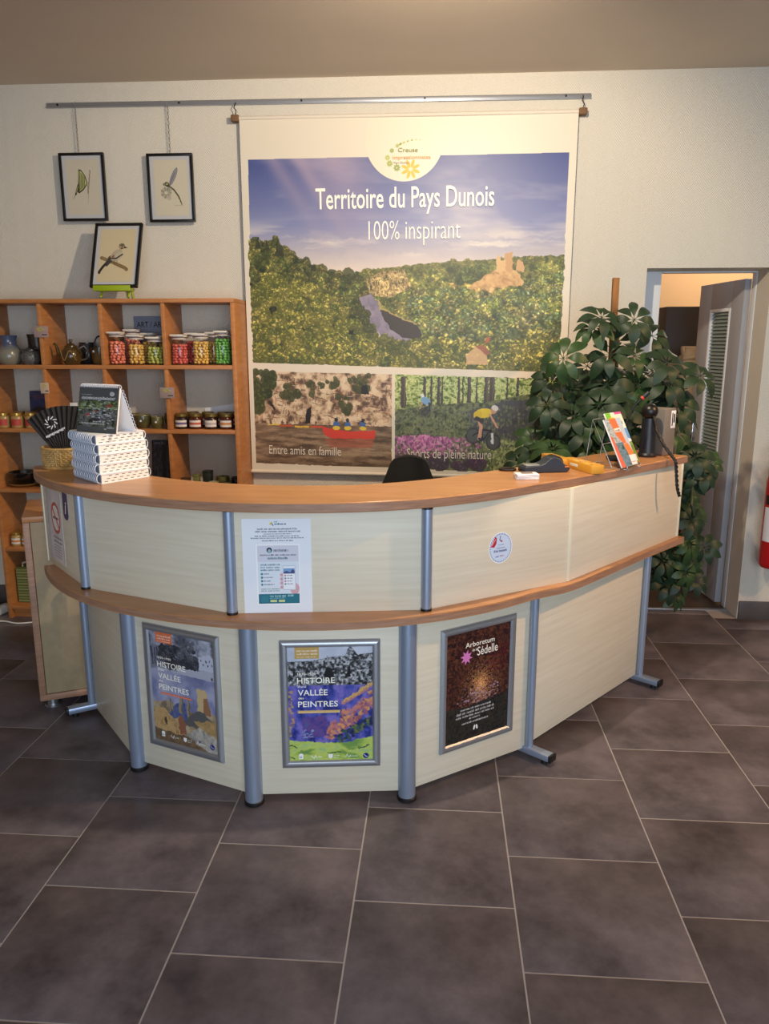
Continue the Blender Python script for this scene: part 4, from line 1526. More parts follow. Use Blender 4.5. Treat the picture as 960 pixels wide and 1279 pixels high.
# sweet jars
def sweets_jar(label, x, y, cols, h=.165, r=.044):
    t = thing('sweets_jar', label, 'jar', (x, y, Z1), 0, 'glass sweet jars on the top shelf row')
    hb = h - .03
    MB().lathe([(0, .001), (r * .92, .001), (r, .008), (r, hb - .012), (r * .90, hb), (r * .90, h - .022)], 28).obj('glass_body', M_glass, t, smooth=50)
    MB().cyl(r * .98, h - .024, h - .006, 24, b=.003).obj('lid', M_whitelid, t)
    MB().bbox(-.038, .038, -.052, .03, h - .006, h + .004, .002).obj('label_card', M_whitelid, t)
    MB().lathe([(r * .985, h - .017), (r * .99, h - .014), (r * .985, h - .011)], 24).obj('lid_band', mat('dark_red_print', (96, 60, 60), .5), t)
    key = 'sw%s%.3f' % (cols[0], h)
    if key not in SWEET:
        rr = random.Random(len(SWEET) + 1)
        b = MB()
        for lay in range(int((hb - .018) / .0152)):
            for n_, rad in ((8, r * .76), (4, r * .40)):
                off = rr.uniform(0, 6)
                for k in range(n_):
                    a = off + 2 * pi * k / n_
                    ra = rad * rr.uniform(.92, 1.03)
                    rot = Matrix.Translation((ra * cos(a), ra * sin(a), 0.0155 + lay * .0152 + rr.uniform(-.002, .002))) @ Matrix.Rotation(rr.uniform(0, 3), 4, (rr.random(), rr.random(), 1))
                    b.ball(.0112, n=7, m=5, sz=rr.uniform(.62, .9), M=rot)
        SWEET[key] = b.mesh('sweets', mat('sweet_%d_%d_%d' % cols[0], cols[0], .35, rgb2=cols[1], vscale=40), 60)
    s = bpy.data.objects.new('sweets', SWEET[key])
    COL.objects.link(s)
    s.parent = t
    s['kind'] = 'stuff'
    return t


SWEET = {}
M_whitelid = mat('cream_lid_paper', (226, 218, 206), .5)
PINK, YEL, LIME, GRN, RED = ((240, 148, 118), (224, 116, 92)), ((236, 200, 116), (220, 172, 78)), ((196, 200, 104), (168, 174, 78)), ((132, 196, 100), (100, 168, 78)), ((226, 116, 102), (196, 78, 74))
yj, yb = 4.37, 4.50
for x, y, c, h, lab in (
        (-1.833, yj, PINK, .18, 'jar of orange pink sweets at the front left of the third pigeonhole'),
        (-1.722, yj, YEL, .165, 'jar of amber yellow sweets in the middle of the third pigeonhole'),
        (-1.612, yj, LIME, .152, 'jar of olive lime sweets at the right of the third pigeonhole'),
        (-1.792, yb, PINK, .195, 'jar of orange pink sweets behind the front pink jar, third pigeonhole'),
        (-1.690, yb, YEL, .175, 'jar of amber sweets in the back row of the third pigeonhole'),
        (-1.593, yb, LIME, .160, 'jar of olive sweets in the back row of the third pigeonhole'),
        (-1.470, yj, RED, .165, 'jar of red pink sweets at the left of the fourth pigeonhole'),
        (-1.347, yj, YEL, .17, 'jar of pale yellow sweets in the middle of the fourth pigeonhole'),
        (-1.222, yj, GRN, .185, 'tall jar of bright green sweets at the right of the fourth pigeonhole'),
        (-1.430, yb, RED, .175, 'jar of red sweets in the back row of the fourth pigeonhole'),
        (-1.310, yb, YEL, .18, 'jar of yellow sweets in the back row of the fourth pigeonhole'),
        (-1.200, yb, GRN, .18, 'jar of green sweets in the back row of the fourth pigeonhole')):
    sweets_jar(lab, x, y, c, h)
t = thing('sign_card', 'grey blue card with black capitals behind the sweet jars', 'sign', (-1.715, 4.592, 1.72))
MB().bbox(-.10, .105, -.003, .0, -.15, .085, .001).obj('card', mat('grey_blue_card', (126, 134, 152), .7), t)
text('ART / ARTI', -.082, .022, .18, .034, M_black, t, -.0036, weight=.01)

# pottery, top row left
M_bron = mat('bronze_brown_glaze', (92, 70, 34), .22, rgb2=(52, 40, 24), vscale=26, coat=.4)
M_dkgl = mat('dark_grey_glaze', (54, 54, 56), .25, rgb2=(26, 26, 30), vscale=60, coat=.4)
M_brow = mat('dark_brown_glaze', (70, 54, 40), .3, rgb2=(46, 36, 30), vscale=30, coat=.3)


def two_tone(name, top, low, z0, z1):
    m = mat(name, low, .25, coat=.4)
    nt = m.node_tree
    b = nt.nodes['Principled BSDF']
    g = nt.nodes.new('ShaderNodeTexCoord')
    s = nt.nodes.new('ShaderNodeSeparateXYZ')
    nt.links.new(g.outputs['Object'], s.inputs[0])
    n = nt.nodes.new('ShaderNodeTexNoise')
    n.inputs['Scale'].default_value = 40
    nt.links.new(g.outputs['Object'], n.inputs['Vector'])
    ad = nt.nodes.new('ShaderNodeMath')
    ad.operation = 'MULTIPLY_ADD'
    ad.inputs[1].default_value = .03
    nt.links.new(n.outputs['Fac'], ad.inputs[0])
    nt.links.new(s.outputs[2], ad.inputs[2])
    mr = nt.nodes.new('ShaderNodeMapRange')
    mr.inputs['From Min'].default_value = z0
    mr.inputs['From Max'].default_value = z1
    nt.links.new(ad.outputs[0], mr.inputs['Value'])
    cr = nt.nodes.new('ShaderNodeValToRGB')
    cr.color_ramp.elements[0].color = (*s2l(low), 1)
    cr.color_ramp.elements[1].color = (*s2l(top), 1)
    nt.links.new(mr.outputs[0], cr.inputs[0])
    nt.links.new(cr.outputs[0], b.inputs['Base Color'])
    return m


t = thing('stoneware_jug', 'grey and blue glazed stoneware jug at the left end of the top shelf', 'jug', (-2.492, 4.40, Z1), R(-70))
MB().lathe([(0, 0), (.048, 0), (.066, .02), (.072, .05), (.062, .085), (.043, .115), (.042, .14), (.05, .165), (.046, .165), (.038, .14), (.038, .115), (.05, .09), (0, .03)], 32).obj('body', two_tone('blue_grey_glaze', (64, 76, 104), (122, 120, 108), .09, .13), t)
MB().tube([(-.044, 0, .145), (-.075, 0, .15), (-.09, 0, .115), (-.066, 0, .075)], .008, 10).obj('handle', M_brow, t)
t = thing('brown_beaker', 'dark brown stoneware beaker standing behind the lidded pot', 'beaker', (-2.372, 4.50, Z1))
MB().lathe([(0, 0), (.034, 0), (.042, .01), (.05, .06), (.052, .15), (.056, .172), (.051, .172), (.047, .15), (.044, .03), (0, .02)], 28).obj('body', M_brow, t)
t = thing('lidded_pot', 'small speckled dark grey lidded pot beside the stoneware jug', 'pot', (-2.358, 4.385, Z1))
MB().lathe([(0, 0), (.038, 0), (.052, .02), (.055, .045), (.046, .068), (.034, .076), (.034, .08), (0, .08)], 28).obj('body', mat('speckled_glaze', (116, 116, 112), .4, rgb2=(30, 30, 32), vscale=140), t)
p = MB().lathe([(0, .079), (.045, .080), (.044, .086), (.02, .096), (.008, .099), (.012, .107), (0, .112)], 24).obj('lid', M_dkgl, t)

t = thing('teapot', 'bronze brown glazed teapot with a curling relief, second pigeonhole', 'teapot', (-2.098, 4.352, Z1))
t.scale = (.78, .80, .95)
MB().lathe([(0, 0), (.042, 0), (.05, .006), (.07, .03), (.074, .055), (.064, .085), (.044, .104), (0, .106)], 32).obj('body', M_bron, t)
MB().tube([(-.062, 0, .04), (-.095, 0, .07), (-.112, 0, .115), (-.128, 0, .125)], [.019, .014, .010, .009], 12).obj('spout', M_bron, t)
MB().tube([(.055, 0, .092), (.095, .01, .112), (.118, .02, .075), (.10, .02, .035), (.066, .01, .028)], .007, 10).obj('handle', M_brow, t)
p = MB().lathe([(0, .104), (.046, .105), (.044, .112), (.024, .124), (.008, .130), (0, .131)], 28).obj('lid', M_bron, t)
MB().ball(.011, (0, 0, .139), 12, 8).ball(.006, (-.011, 0, .146), 8, 6).ball(.006, (.011, 0, .146), 8, 6).obj('knob', M_bron, p)
pts = [(.0739 * sin(a) * 1.0, -.0750 * cos(a), .055 + .028 * sin(a * 5)) for a in [(-.9 + 1.8 * k / 30) for k in range(31)]]
MB().tube(pts, .0028, 6).obj('relief', mat('pale_glaze_line', (150, 118, 62), .3), t)
t = thing('dark_pot', 'black glazed pot half hidden behind the bronze teapot', 'pot', (-2.08, 4.525, Z1))
MB().lathe([(0, 0), (.045, 0), (.06, .03), (.06, .08), (.046, .115), (.046, .125), (0, .125)], 28).obj('body', M_dkgl, t)
t = thing('hoop_handled_pot', 'brown glazed pot with a black hoop handle right of the teapot', 'pot', (-1.965, 4.435, Z1))
t.scale = (.80, .80, 1)
MB().lathe([(0, 0), (.046, 0), (.054, .01), (.063, .06), (.066, .098), (.061, .098), (.057, .06), (.048, .02), (0, .015)], 32).obj('body', two_tone('bronze_dark_glaze', (60, 46, 26), (110, 82, 44), .05, .12), t)
MB().tube([(.042 * cos(a), 0, .092 + .068 * sin(a)) for a in [pi * k / 16 for k in range(17)]], .0055, 8).obj('handle', M_black, t)
MB().lathe([(0, 0), (.007, 0), (.007, .001), (0, .001)], 10, Matrix.Translation((-.022, -.062, .075)) @ Matrix.Rotation(R(90), 4, 'X')).obj('price_sticker', M_white, t)


def small_card(name, label, x, z, w_, h_, col, y=YS0 - .004, cat='card', marks=True, tilt=0):
    t = thing(name, label, cat, (x, y, z), 0, None)
    MB().bbox(-w_ / 2, w_ / 2, -.001, .001, -h_ / 2, h_ / 2, .0004).obj('card', mat('card_%d_%d_%d' % col, col, .7), t)
    if marks:
        b = MB()
        for k, (a, zz) in enumerate(((-.3, .2), (-.1, .28), (-.2, .05), (.05, .14))):
            b.bbox(a * w_, (a + .2) * w_, -.0018, -.0012, zz * h_, zz * h_ + h_ * .1, .0002)
        b.obj('print', mat('yellow_green_print', (176, 176, 60), .6), t)
        MB().bbox(.05 * w_, .42 * w_, -.0018, -.0012, -.3 * h_, -.22 * h_, .0002).obj('print', M_black, t)
    return t


small_card('shelf_card', 'mauve grey label card fixed on the top left divider', -2.237, 1.712, .083, .062, (156, 132, 128))
small_card('shelf_card', 'mauve grey label card fixed on the divider above the olive pots', -1.533, 1.375, .083, .060, (158, 138, 136))
small_card('photo_card', 'small pale photo card pinned on the second row divider', -2.246, 1.398, .05, .060, (196, 170, 150))
small_card('price_card', 'small white card behind the black fan on the second row', -2.10, 1.30, .045, .028, (232, 230, 226), YS0 + .03, marks=False)

# honey jars with red labels
M_honey = mat('amber_spread', (168, 138, 84), .25, coat=.5)
M_redl = mat('brick_red_label', (176, 64, 52), .5)


def preserve(label, x, y, z, h, r, fill, lab_col, lid, group, stripe=None):
    t = thing('preserve_jar', label, 'jar', (x, y, z), 0, group)
    MB().lathe([(0, 0), (r * .92, 0), (r, .006), (r, h * .70), (r * .86, h * .78), (0, h * .78)], 26).obj('body', fill, t, smooth=50)
    MB().cyl(r * .93, h * .78, h, 26, b=.003).obj('lid', lid, t)
    n, b = 14, MB()
    vs = []
    for k in range(n + 1):
        a = R(-90 - 58 + 116 * k / n)
        for zz in (h * .16, h * .58):
            vs.append(((r + .0006) * cos(a), (r + .0006) * sin(a), zz))
    b.add(vs, [(2 * k, 2 * k + 2, 2 * k + 3, 2 * k + 1) for k in range(n)])
    lo = b.obj('label', lab_col, t, smooth=60, fix=False)
    if stripe:
        b2 = MB()
        vs = []
        for k in range(n + 1):
            a = R(-90 - 58 + 116 * k / n)
            for zz in (h * .30, h * .44):
                vs.append(((r + .0011) * cos(a), (r + .0011) * sin(a), zz))
        b2.add(vs, [(2 * k, 2 * k + 2, 2 * k + 3, 2 * k + 1) for k in range(n)])
        b2.obj('label_stripe', stripe, lo, smooth=60, fix=False)
    return t


for x, y, lab in ((-2.545, 4.36, 'gold lidded jar with a red label, leftmost on the second shelf row'),
                  (-2.462, 4.36, 'gold lidded jar with a red label, middle front of the second shelf row'),
                  (-2.378, 4.36, 'gold lidded jar with a red label beside the red card'),
                  (-2.50, 4.45, 'gold lidded jar behind the front left red label jars'),
                  (-2.415, 4.45, 'gold lidded jar behind the jar beside the red card')):
    preserve(lab, x, y, Z2, .088, .036, M_honey, M_redl, M_gold, 'gold lidded jars with red labels')
cover = Cv(160, 180, (34, 40, 70))
cover.tex([(0, 0), (160, 0), (160, 180), (0, 180)], [(20, 24, 44), (40, 52, 96), (70, 66, 90)], 40, 4)
cover.tex([(0, 110), (50, 80), (110, 100), (160, 70), (160, 180), (0, 180)], [(28, 26, 30), (60, 50, 46)], 12, 5)
cover.ell(60, 30, 50, 10, (120, 60, 60), .4)
t = thing('night_picture_book', 'dark blue picture book standing behind the red label jars', 'book', (-2.395, 4.545, Z2 + .0012), 0, None, R(-6))
MB().bbox(-.088, .088, -.006, .006, 0, .20, .001).obj('cover', M_dark, t)
MB().quad(-.087, .087, .001, .199, -.0066).obj('print', print_mat('dark_cover_ink', cover.img('dark_cover'), .35), t, smooth=0)
t = thing('red_card', 'small red card standing at the right of the gold lidded jars', 'card', (-2.283, 4.335, Z2 + .0003), 0, None, R(-5))
MB().bbox(-.032, .032, -.001, .001, 0, .098, .0004).obj('card', mat('brick_red_card', (164, 44, 36), .6), t)
MB().bbox(-.018, .018, -.0016, -.001, .076, .083, .0002).bbox(-.006, .014, -.0016, -.001, .04, .062, .0002).obj('print', mat('pale_red_print', (220, 150, 130), .6), t)

# olive pots, second row third pigeonhole
M_olive = mat('olive_glaze', (96, 92, 54), .25, rgb2=(62, 62, 40), vscale=20, coat=.4)
M_olive2 = mat('khaki_glaze', (118, 110, 62), .28, rgb2=(84, 80, 46), vscale=24, coat=.4)
for x, y, r, h, m, lab in ((-1.800, 4.44, .05, .075, M_olive, 'dark olive bowl half hidden by the standing calendar'),
                           (-1.716, 4.38, .048, .076, M_olive, 'olive glazed bowl with a white price dot'),
                           (-1.626, 4.37, .037, .066, M_olive2, 'khaki glazed beaker left of the jam jars'),
                           (-1.583, 4.465, .035, .078, M_olive, 'dark olive beaker beside the divider on the second row')):
    t = thing('glazed_bowl', lab, 'bowl', (x, y, Z2), 0, 'olive pottery on the second row')
    MB().lathe([(0, 0), (r * .6, 0), (r * .66, .006), (r * .96, h * .4), (r, h * .7), (r * .93, h), (r * .86, h), (r * .9, h * .7), (r * .85, h * .4), (0, h * .2)], 30).obj('body', m, t)
    MB().lathe([(r * .93, h - .001), (r * .90, h + .003), (r * .86, h - .001)], 30).obj('rim', mat('pale_olive_rim', (140, 130, 86), .3), t)
    MB().lathe([(0, 0), (.006, 0), (.006, .001), (0, .001)], 10, Matrix.Translation((r * .1, -r * .985, h * .6)) @ Matrix.Rotation(R(90), 4, 'X')).obj('price_sticker', M_white, t)

# jam jars
M_jam = mat('dark_jam', (34, 16, 18), .15, coat=.6)
M_jam2 = mat('red_brown_jam', (74, 26, 18), .15, coat=.6)
M_jlab = mat('jam_label', (222, 216, 208), .6)
st = [mat('violet_stripe', (104, 92, 140), .6), mat('red_stripe', (196, 92, 72), .6), mat('grey_stripe', (186, 176, 178), .6), mat('orange_stripe', (206, 132, 70), .6)]
M_jlid = mat('dark_gold_lid', (128, 108, 54), .35, metal=.6)
for k, (x, f) in enumerate(((-1.481, M_jam), (-1.398, M_jam2), (-1.307, M_jam), (-1.218, M_jam2))):
    preserve(['jam jar with a violet label band, left end of the front row', 'jam jar with a red label band in the front row',
              'jam jar with a plain pale label in the front row', 'jam jar with an orange label band, right end of the front row'][k], x, 4.37, Z2, .088, .039, f, M_jlab, M_jlid, 'jam jars on the second row', st[k])
for k, x in enumerate((-1.445, -1.355, -1.262, -1.195)):
    preserve(['back row jam jar between the violet and red banded jars', 'back row jam jar between the red banded and plain label jars',
              'back row jam jar behind the plain label jar', 'back row jam jar nearest the right side panel'][k], x, 4.465 if k < 3 else 4.47, Z2, .09, .038, M_jam, M_jlab, M_jlid, 'jam jars on the second row', st[(k + 1) % 4])
t = thing('folded_paper', 'white paper slip leaning on the wall behind the jam jars', 'paper', (-1.30, 4.59, Z2), 0)
MB().prism([(-.11, 0), (.11, 0), (.11, .135), (-.11, .10)], -.0008, .0008, Matrix.Rotation(R(90), 4, 'X')).obj('sheet', M_white, t, smooth=0)

# third row
t = thing('black_bowl', 'glossy black bowl on a brown saucer at the left of the third row', 'bowl', (-2.49, 4.42, Z3 + .0122))
MB().lathe([(0, 0), (.05, 0), (.06, .008), (.088, .06), (.09, .072), (.084, .072), (.078, .05), (0, .012)], 36).obj('body', mat('glossy_black_glaze', (14, 14, 16), .08, coat=.6), t)
t = thing('brown_saucer', 'brown glazed saucer under the glossy black bowl', 'saucer', (-2.49, 4.42, Z3))
MB().lathe([(0, 0), (.05, 0), (.075, .004), (.092, .016), (.089, .018), (.07, .0115), (0, .0115)], 36).obj('body', mat('tan_glaze', (146, 108, 62), .3), t)
t = thing('round_pot', 'round tan pot beside the black bowl near the countertop end', 'pot', (-2.33, 4.40, Z3))
MB().lathe([(0, 0), (.03, 0), (.055, .03), (.055, .06), (.04, .085), (.034, .085), (0, .05)], 30).obj('body', mat('tan_brown_glaze', (140, 104, 66), .3, rgb2=(96, 72, 48), vscale=20), t)
mg = Cv(160, 220, (40, 44, 54))
mg.tex([(0, 0), (110, 0), (110, 220), (0, 220)], [(22, 24, 30), (48, 52, 62), (90, 92, 100)], 14, 4, sx=.4)
mg.rect(60, 20, 84, 220, (28, 26, 30), .8)
mg.rect(112, 0, 160, 220, (150, 146, 162))
for k in range(14):
    mg.words(120, 16 + k * 14, 152, 5, (90, 90, 110), k)
mg.words(12, 20, 70, 12, (160, 160, 170), 50)
t = thing('magazine', 'dark forest covered magazine standing in the third row', 'magazine', (-1.645, 4.50, Z3 + .0008), 0, None, R(-8))
MB().bbox(-.085, .085, -.004, .004, 0, .27, .001).obj('pages', M_white, t)
MB().quad(-.085, .085, .0, .27, -.0046).obj('print', print_mat('magazine_ink', mg.img('magazine_print'), .35), t, smooth=0)
M_tin = mat('olive_tin', (112, 116, 66), .4)
for x, y, sx, sy, h, m, lab in ((-1.488, 4.40, .05, .04, .062, mat('brown_box', (70, 52, 34), .6), 'small brown box at the left of the third row, fourth column'),
                                (-1.425, 4.41, .036, .036, .082, M_tin, 'small olive green tin between the brown and dark boxes'),
                                (-1.375, 4.47, .05, .05, .096, mat('dark_green_box', (34, 40, 30), .5), 'dark green box behind the olive tin')):
    t = thing('small_box', lab, 'box', (x, y, Z3))
    MB().bbox(-sx / 2, sx / 2, -sy / 2, sy / 2, 0, h * .85, .002).obj('body', m, t)
    MB().bbox(-sx / 2 - .001, sx / 2 + .001, -sy / 2 - .001, sy / 2 + .001, h * .85, h, .002).obj('lid', m, t)
for k, (x, y, r, h, m) in enumerate(((-1.315, 4.38, .030, .045, mat('cream_glaze', (176, 166, 130), .3)), (-1.245, 4.40, .036, .042, M_olive), (-1.285, 4.47, .04, .062, M_olive2), (-1.200, 4.46, .03, .06, M_dkgl))):
    t = thing('small_dish', ['cream glazed dish in the third row, fourth column', 'olive glazed dish at the right of the cream dish', 'khaki dish standing behind the cream dish', 'dark grey dish beside the right side panel, third row'][k], 'dish', (x, y, Z3))
    MB().lathe([(0, 0), (r * .6, 0), (r, h * .6), (r * .95, h), (r * .86, h), (r * .88, h * .6), (0, h * .3)], 24).obj('body', m, t)
# fourth and fifth row, left column
for k, (x, y) in enumerate(((-2.545, 4.365), (-2.478, 4.365), (-2.51, 4.45))):
    preserve(['amber jar with an orange label, leftmost on the fourth row', 'amber jar with an orange label, right of its twin on the fourth row', 'amber jar behind the two orange label jars'][k], x, y, Z4, .085, .032, M_honey, M_jlab, M_gold, 'amber jars on the fourth row', st[3])
mg = Cv(120, 220, (110, 120, 70))
for k in range(26):
    mg.rect(0, k * 9, 120, k * 9 + 4, ((70, 84, 36), (150, 156, 92), (96, 110, 50), (186, 184, 130))[k % 4])
    for j in range(15):
        mg.ell(j * 8 + (k % 2) * 4, k * 9 + 3, 2.2, 2.2, (52, 62, 26), .7)
t = thing('green_woven_bag', 'green patterned woven bag standing on the bottom shelf row', 'bag', (-2.50, 4.40, Z5))
b = MB()
b.quad(-.075, .075, 0, .22, -.032)
b.obj('front_print', print_mat('woven_ink', mg.img('woven_print'), .8), t, smooth=0)
MB().prism([(-.075, -.031), (.075, -.031), (.078, .03), (-.078, .03)], 0, .222).obj('body', mat('green_cloth', (96, 108, 56), .9), t)
MB().tube([(-.05, 0, .21), (-.045, 0, .245), (0, 0, .255), (.045, 0, .245), (.05, 0, .21)], .006, 8).obj('handle', mat('pale_cord', (196, 186, 160), .8), t)
t = thing('striped_pouch', 'small pale and black striped pouch leaning beside the green woven bag', 'pouch', (-2.385, 4.37, Z5), R(-15))
MB().prism([(-.04, -.02), (.05, -.02), (.045, .02), (-.035, .02)], 0, .11).obj('body', mat('striped_cloth', (170, 166, 110), .9, rgb2=(34, 34, 30), vscale=60, stretch=(1, 1, .3)), t)
t = thing('power_strip', 'white power strip on the floor beside the shelf unit', 'power strip', (-2.72, 4.32, 0), R(78))
MB().bbox(-.13, .13, -.028, .028, .001, .045, .006).obj('body', mat('white_plastic', (226, 224, 218), .4), t)
for k in range(4):
    MB().cyl(.018, .045, .047, 18, -.09 + k * .06, 0).obj('socket', mat('pale_grey_plastic', (186, 186, 184), .5), t)
t = thing('power_cable', 'white power cable lying on the floor under the shelf unit', 'cable', (-2.5, 4.2, 0))
MB().tube(spl([(-.18, .02, .006), (-.1, .03, .006), (0.0, .0, .006), (.12, .03, .006), (.3, .0, .006), (.6, .05, .006)], 6), .0045, 8).obj('cord', mat('white_plastic', (226, 224, 218), .4), t)

# ------------------------------------------------------------------ on the countertop
ZT = ZT1 + .0003
# stacked spiral calendars
c0 = Vector((-1.229, 2.702))
e1 = (Vector((-1.469, 2.932)) - c0).normalized()     # along the ringed edge, to the left
L1 = .30
e2 = (Vector((-1.126, 2.862)) - c0).normalized()     # along the page edges, to the back right
L2 = .205
ang = math.atan2(-e1.y, -e1.x)
M_page = mat('page_edges', (240, 236, 230), .6)
M_ring = mat('white_wire', (206, 214, 228), .35)


def calendar_flat():
    t = thing('spiral_calendar', 'x', 'calendar', (0, 0, 0), 0, 'stacked spiral calendars')
    a1, a2 = Vector((e1.x, e1.y)), Vector((e2.x, e2.y))

    def P(s, q):
        v = a1 * s + a2 * q
        return (v.x, v.y)
    MB().prism([P(0, 0), P(L1 * .80, 0), P(L1 * .80, L2), P(0, L2)], .002, .0335).obj('pages', M_page, t, smooth=0)
    b = MB()
    for z0, z1 in ((0, .002), (.0335, .0355)):
        b.prism([P(-.003, -.003), P(L1 * .80 + .003, -.003), P(L1 * .80 + .003, L2 + .003), P(-.003, L2 + .003)], z0, z1)
    b.obj('cover', M_white, t, smooth=0)
    b = MB()
    b.add([(*P(.006, -.0012), .004), (*P(L1 * .79, -.0012), .004), (*P(L1 * .79, -.0012), .0325), (*P(.006, -.0012), .0325)], [(0, 1, 2, 3)])
    b.obj('ring_shade_strip', mat('blue_grey_ring_shade', (112, 130, 160), .6), t, smooth=0)  # shade between the rings, painted as a darker strip over the page edges
    # dark gaps between page blocks along the right-hand face
    b = MB()
    r = random.Random(1)
    for j in range(3):
        for k in range(7):
            s0 = .012 + k * .028 + j * .009
            if s0 + .014 > L2:
                continue
            p, q = P(-.0006, s0), P(-.0006, s0 + .014)
            b.add([(p[0], p[1], .006 + j * .010), (q[0], q[1], .006 + j * .010), (q[0], q[1], .0085 + j * .010), (p[0], p[1], .0085 + j * .010)], [(0, 1, 2, 3)])
    b.obj('page_gaps', mat('page_gap', (96, 88, 80), .8), t, smooth=0)
    # wire rings along the visitor-side edge and the far edge
    for q0, nr in ((-.004, 14), (L2 + .004, 10)):
        b = MB()
        for k in range(nr):
            s = .012 + (L1 * .78 - .016) * k / (nr - 1)
            pts = []
            for m_ in range(10):
                a = 2 * pi * m_ / 10
                x_, y_ = P(s + .0015 * cos(a), q0 + .0125 * cos(a))
                pts.append((x_, y_, .0178 + .0165 * sin(a)))
            b.tube(pts, .0021, 6, closed=True)
        b.obj('wire_rings', M_ring, t)
    return t


cal = calendar_flat()
offs = [(.0, .0), (.006, -.002), (.008, .003), (.016, .004), (.020, -.002)]
names = ['bottom calendar of the white spiral stack', 'second calendar from the bottom of the white spiral stack', 'middle calendar of the white spiral stack',
         'fourth calendar from the bottom of the white spiral stack', 'top flat calendar of the stack, under the standing one']
for k in range(5):
    q = cal if k == 0 else dup(cal, (0, 0, 0))
    v = c0 + e1 * offs[k][0] + e2 * offs[k][1]
    q.location = (v.x, v.y, ZT + k * .0357)
    q['label'] = names[k]
# standing calendar
cc = Cv(260, 300, (84, 86, 88))
cc.tex([(0, 90), (260, 90), (260, 262), (0, 262)], [(30, 36, 28), (70, 80, 60), (120, 122, 124), (70, 74, 78)], 22, 5, con=2.2)
cc.tex([(0, 100), (260, 90), (260, 150), (0, 150)], [(40, 56, 30), (90, 110, 66), (150, 160, 120)], 14, 6, con=2)
r = random.Random(6)
for k in range(150):
    cc.ell(r.gauss(150, 50), r.gauss(170, 40), r.uniform(4, 14), r.uniform(1.5, 4), r.choice([(210, 214, 222), (150, 156, 168), (60, 62, 66), (230, 232, 236)]), .7, r.uniform(-.3, .3))
for x, y in ((60, 190), (70, 182), (210, 116), (220, 122), (120, 160), (196, 126)):
    cc.ell(x, y, 12, 8, (176, 70, 62), .7)
cc.ell(120, 216, 36, 10, (40, 40, 44), .8)
cc.words(16, 56, 90, 6, (200, 200, 200), 1)
cc.words(14, 248, 190, 12, (226, 226, 226), 3)
cc.words(200, 270, 246, 14, (206, 206, 206), 4)
cc.ell(220, 44, 16, 14, (214, 214, 216), .9)
cc.ell(214, 40, 8, 12, (190, 190, 194), .9)
# hand-written title, as a pen line
xx = 18
pts = []
for k in range(150):
    u_ = k / 149
    amp = 9 + 8 * abs(sin(k * .37))
    pts.append((18 + 222 * u_ + 4 * sin(k * 1.15), 84 - amp * (.5 + .5 * sin(k * 1.15 + 1.3))))
cc.line(pts, 2.2, (236, 236, 236))
tz = ZT + 5 * .0357
pl, pr = Vector((-1.378, 2.846)), Vector((-1.186, 2.752))
a = math.atan2((pr - pl).y, (pr - pl).x)
wc = (pr - pl).length
mid_ = (pl + pr) / 2
t = thing('standing_calendar', 'open tent calendar with a dark river cover standing on the stack', 'calendar', (mid_.x, mid_.y, tz), a)
tilt = R(-11)
Fm = Matrix.Rotation(tilt, 4, 'X')
hc = .172
MB().bbox(-wc / 2, wc / 2, 0, .004, 0, hc, .001, Fm).obj('front_board', mat('dark_grey_card', (78, 80, 82), .5), t)
MB().quad(-wc / 2 + .001, wc / 2 - .001, .001, hc - .001, -.0006, Fm).obj('print', print_mat('calendar_ink', cc.img('calendar_print'), .4), t, smooth=0)
MB().bbox(-wc / 2 + .002, wc / 2 - .002, .005, .012, 0.001, hc - .002, .001, Fm).obj('pages', M_page, t)
top = Fm @ Vector((0, .006, hc))
Bm = Matrix.Translation((0, top.y + (top.y) + .022, 0)) @ Matrix.Rotation(math.atan2(top.y + .022, hc), 4, 'X')
MB().bbox(-wc / 2, wc / 2, -.003, 0, 0, hc * 1.02, .001, Bm).obj('back_board', M_white, t)
b = MB()
for k in range(22):
    x = -wc / 2 + .008 + (wc - .016) * k / 21
    pts = [(x + .001 * cos(q), top.y + .002 + .0095 * cos(q), top.z + .000 + .0095 * sin(q)) for q in [2 * pi * m_ / 10 for m_ in range(10)]]
    b.tube(pts, .0014, 5, closed=True)
b.obj('wire_rings', M_ring, t)
b = MB()
for k in range(12):
    z = .012 + .15 * k / 11
    p = Bm @ Vector((wc / 2 + .002, 0, z))
    pts = [(p.x + .004 * cos(q), p.y + .0035 * cos(q), p.z + .0055 * sin(q)) for q in [2 * pi * m_ / 8 for m_ in range(8)]]
    b.tube(pts, .0012, 5, closed=True)
b.obj('side_rings', M_ring, t)

# wicker basket with fans
t = thing('wicker_basket', 'small round wicker basket at the left end of the countertop', 'basket', (-1.548, 3.085, ZT))
br, bhh = .088, .082
MB().cyl(br * .93, .002, .008, 32).obj('base', M_wicker, t)
for k in range(9):
    z = .010 + k * .0082
    rr = br * (.95 + .07 * k / 8)
    pts = [((rr + .0035 * (1 if (m_ + k) % 2 else -1)) * cos(2 * pi * m_ / 56), (rr + .0035 * (1 if (m_ + k) % 2 else -1)) * sin(2 * pi * m_ / 56), z) for m_ in range(56)]
    MB().tube(pts, .0043, 6, closed=True).obj('weave', M_wicker, t)
b = MB()
for m_ in range(28):
    a = 2 * pi * m_ / 28
    b.tube([(br * .95 * cos(a), br * .95 * sin(a), .004), (br * 1.03 * cos(a), br * 1.03 * sin(a), .082)], .003, 6)
b.obj('stakes', M_wicker, t)
for z, rr in ((.083, br * 1.03), (.005, br * 1.01)):
    MB().tube([(rr * cos(2 * pi * m_ / 48), rr * sin(2 * pi * m_ / 48), z) for m_ in range(48)], .0065, 8, closed=True).obj('rim', M_wicker, t)


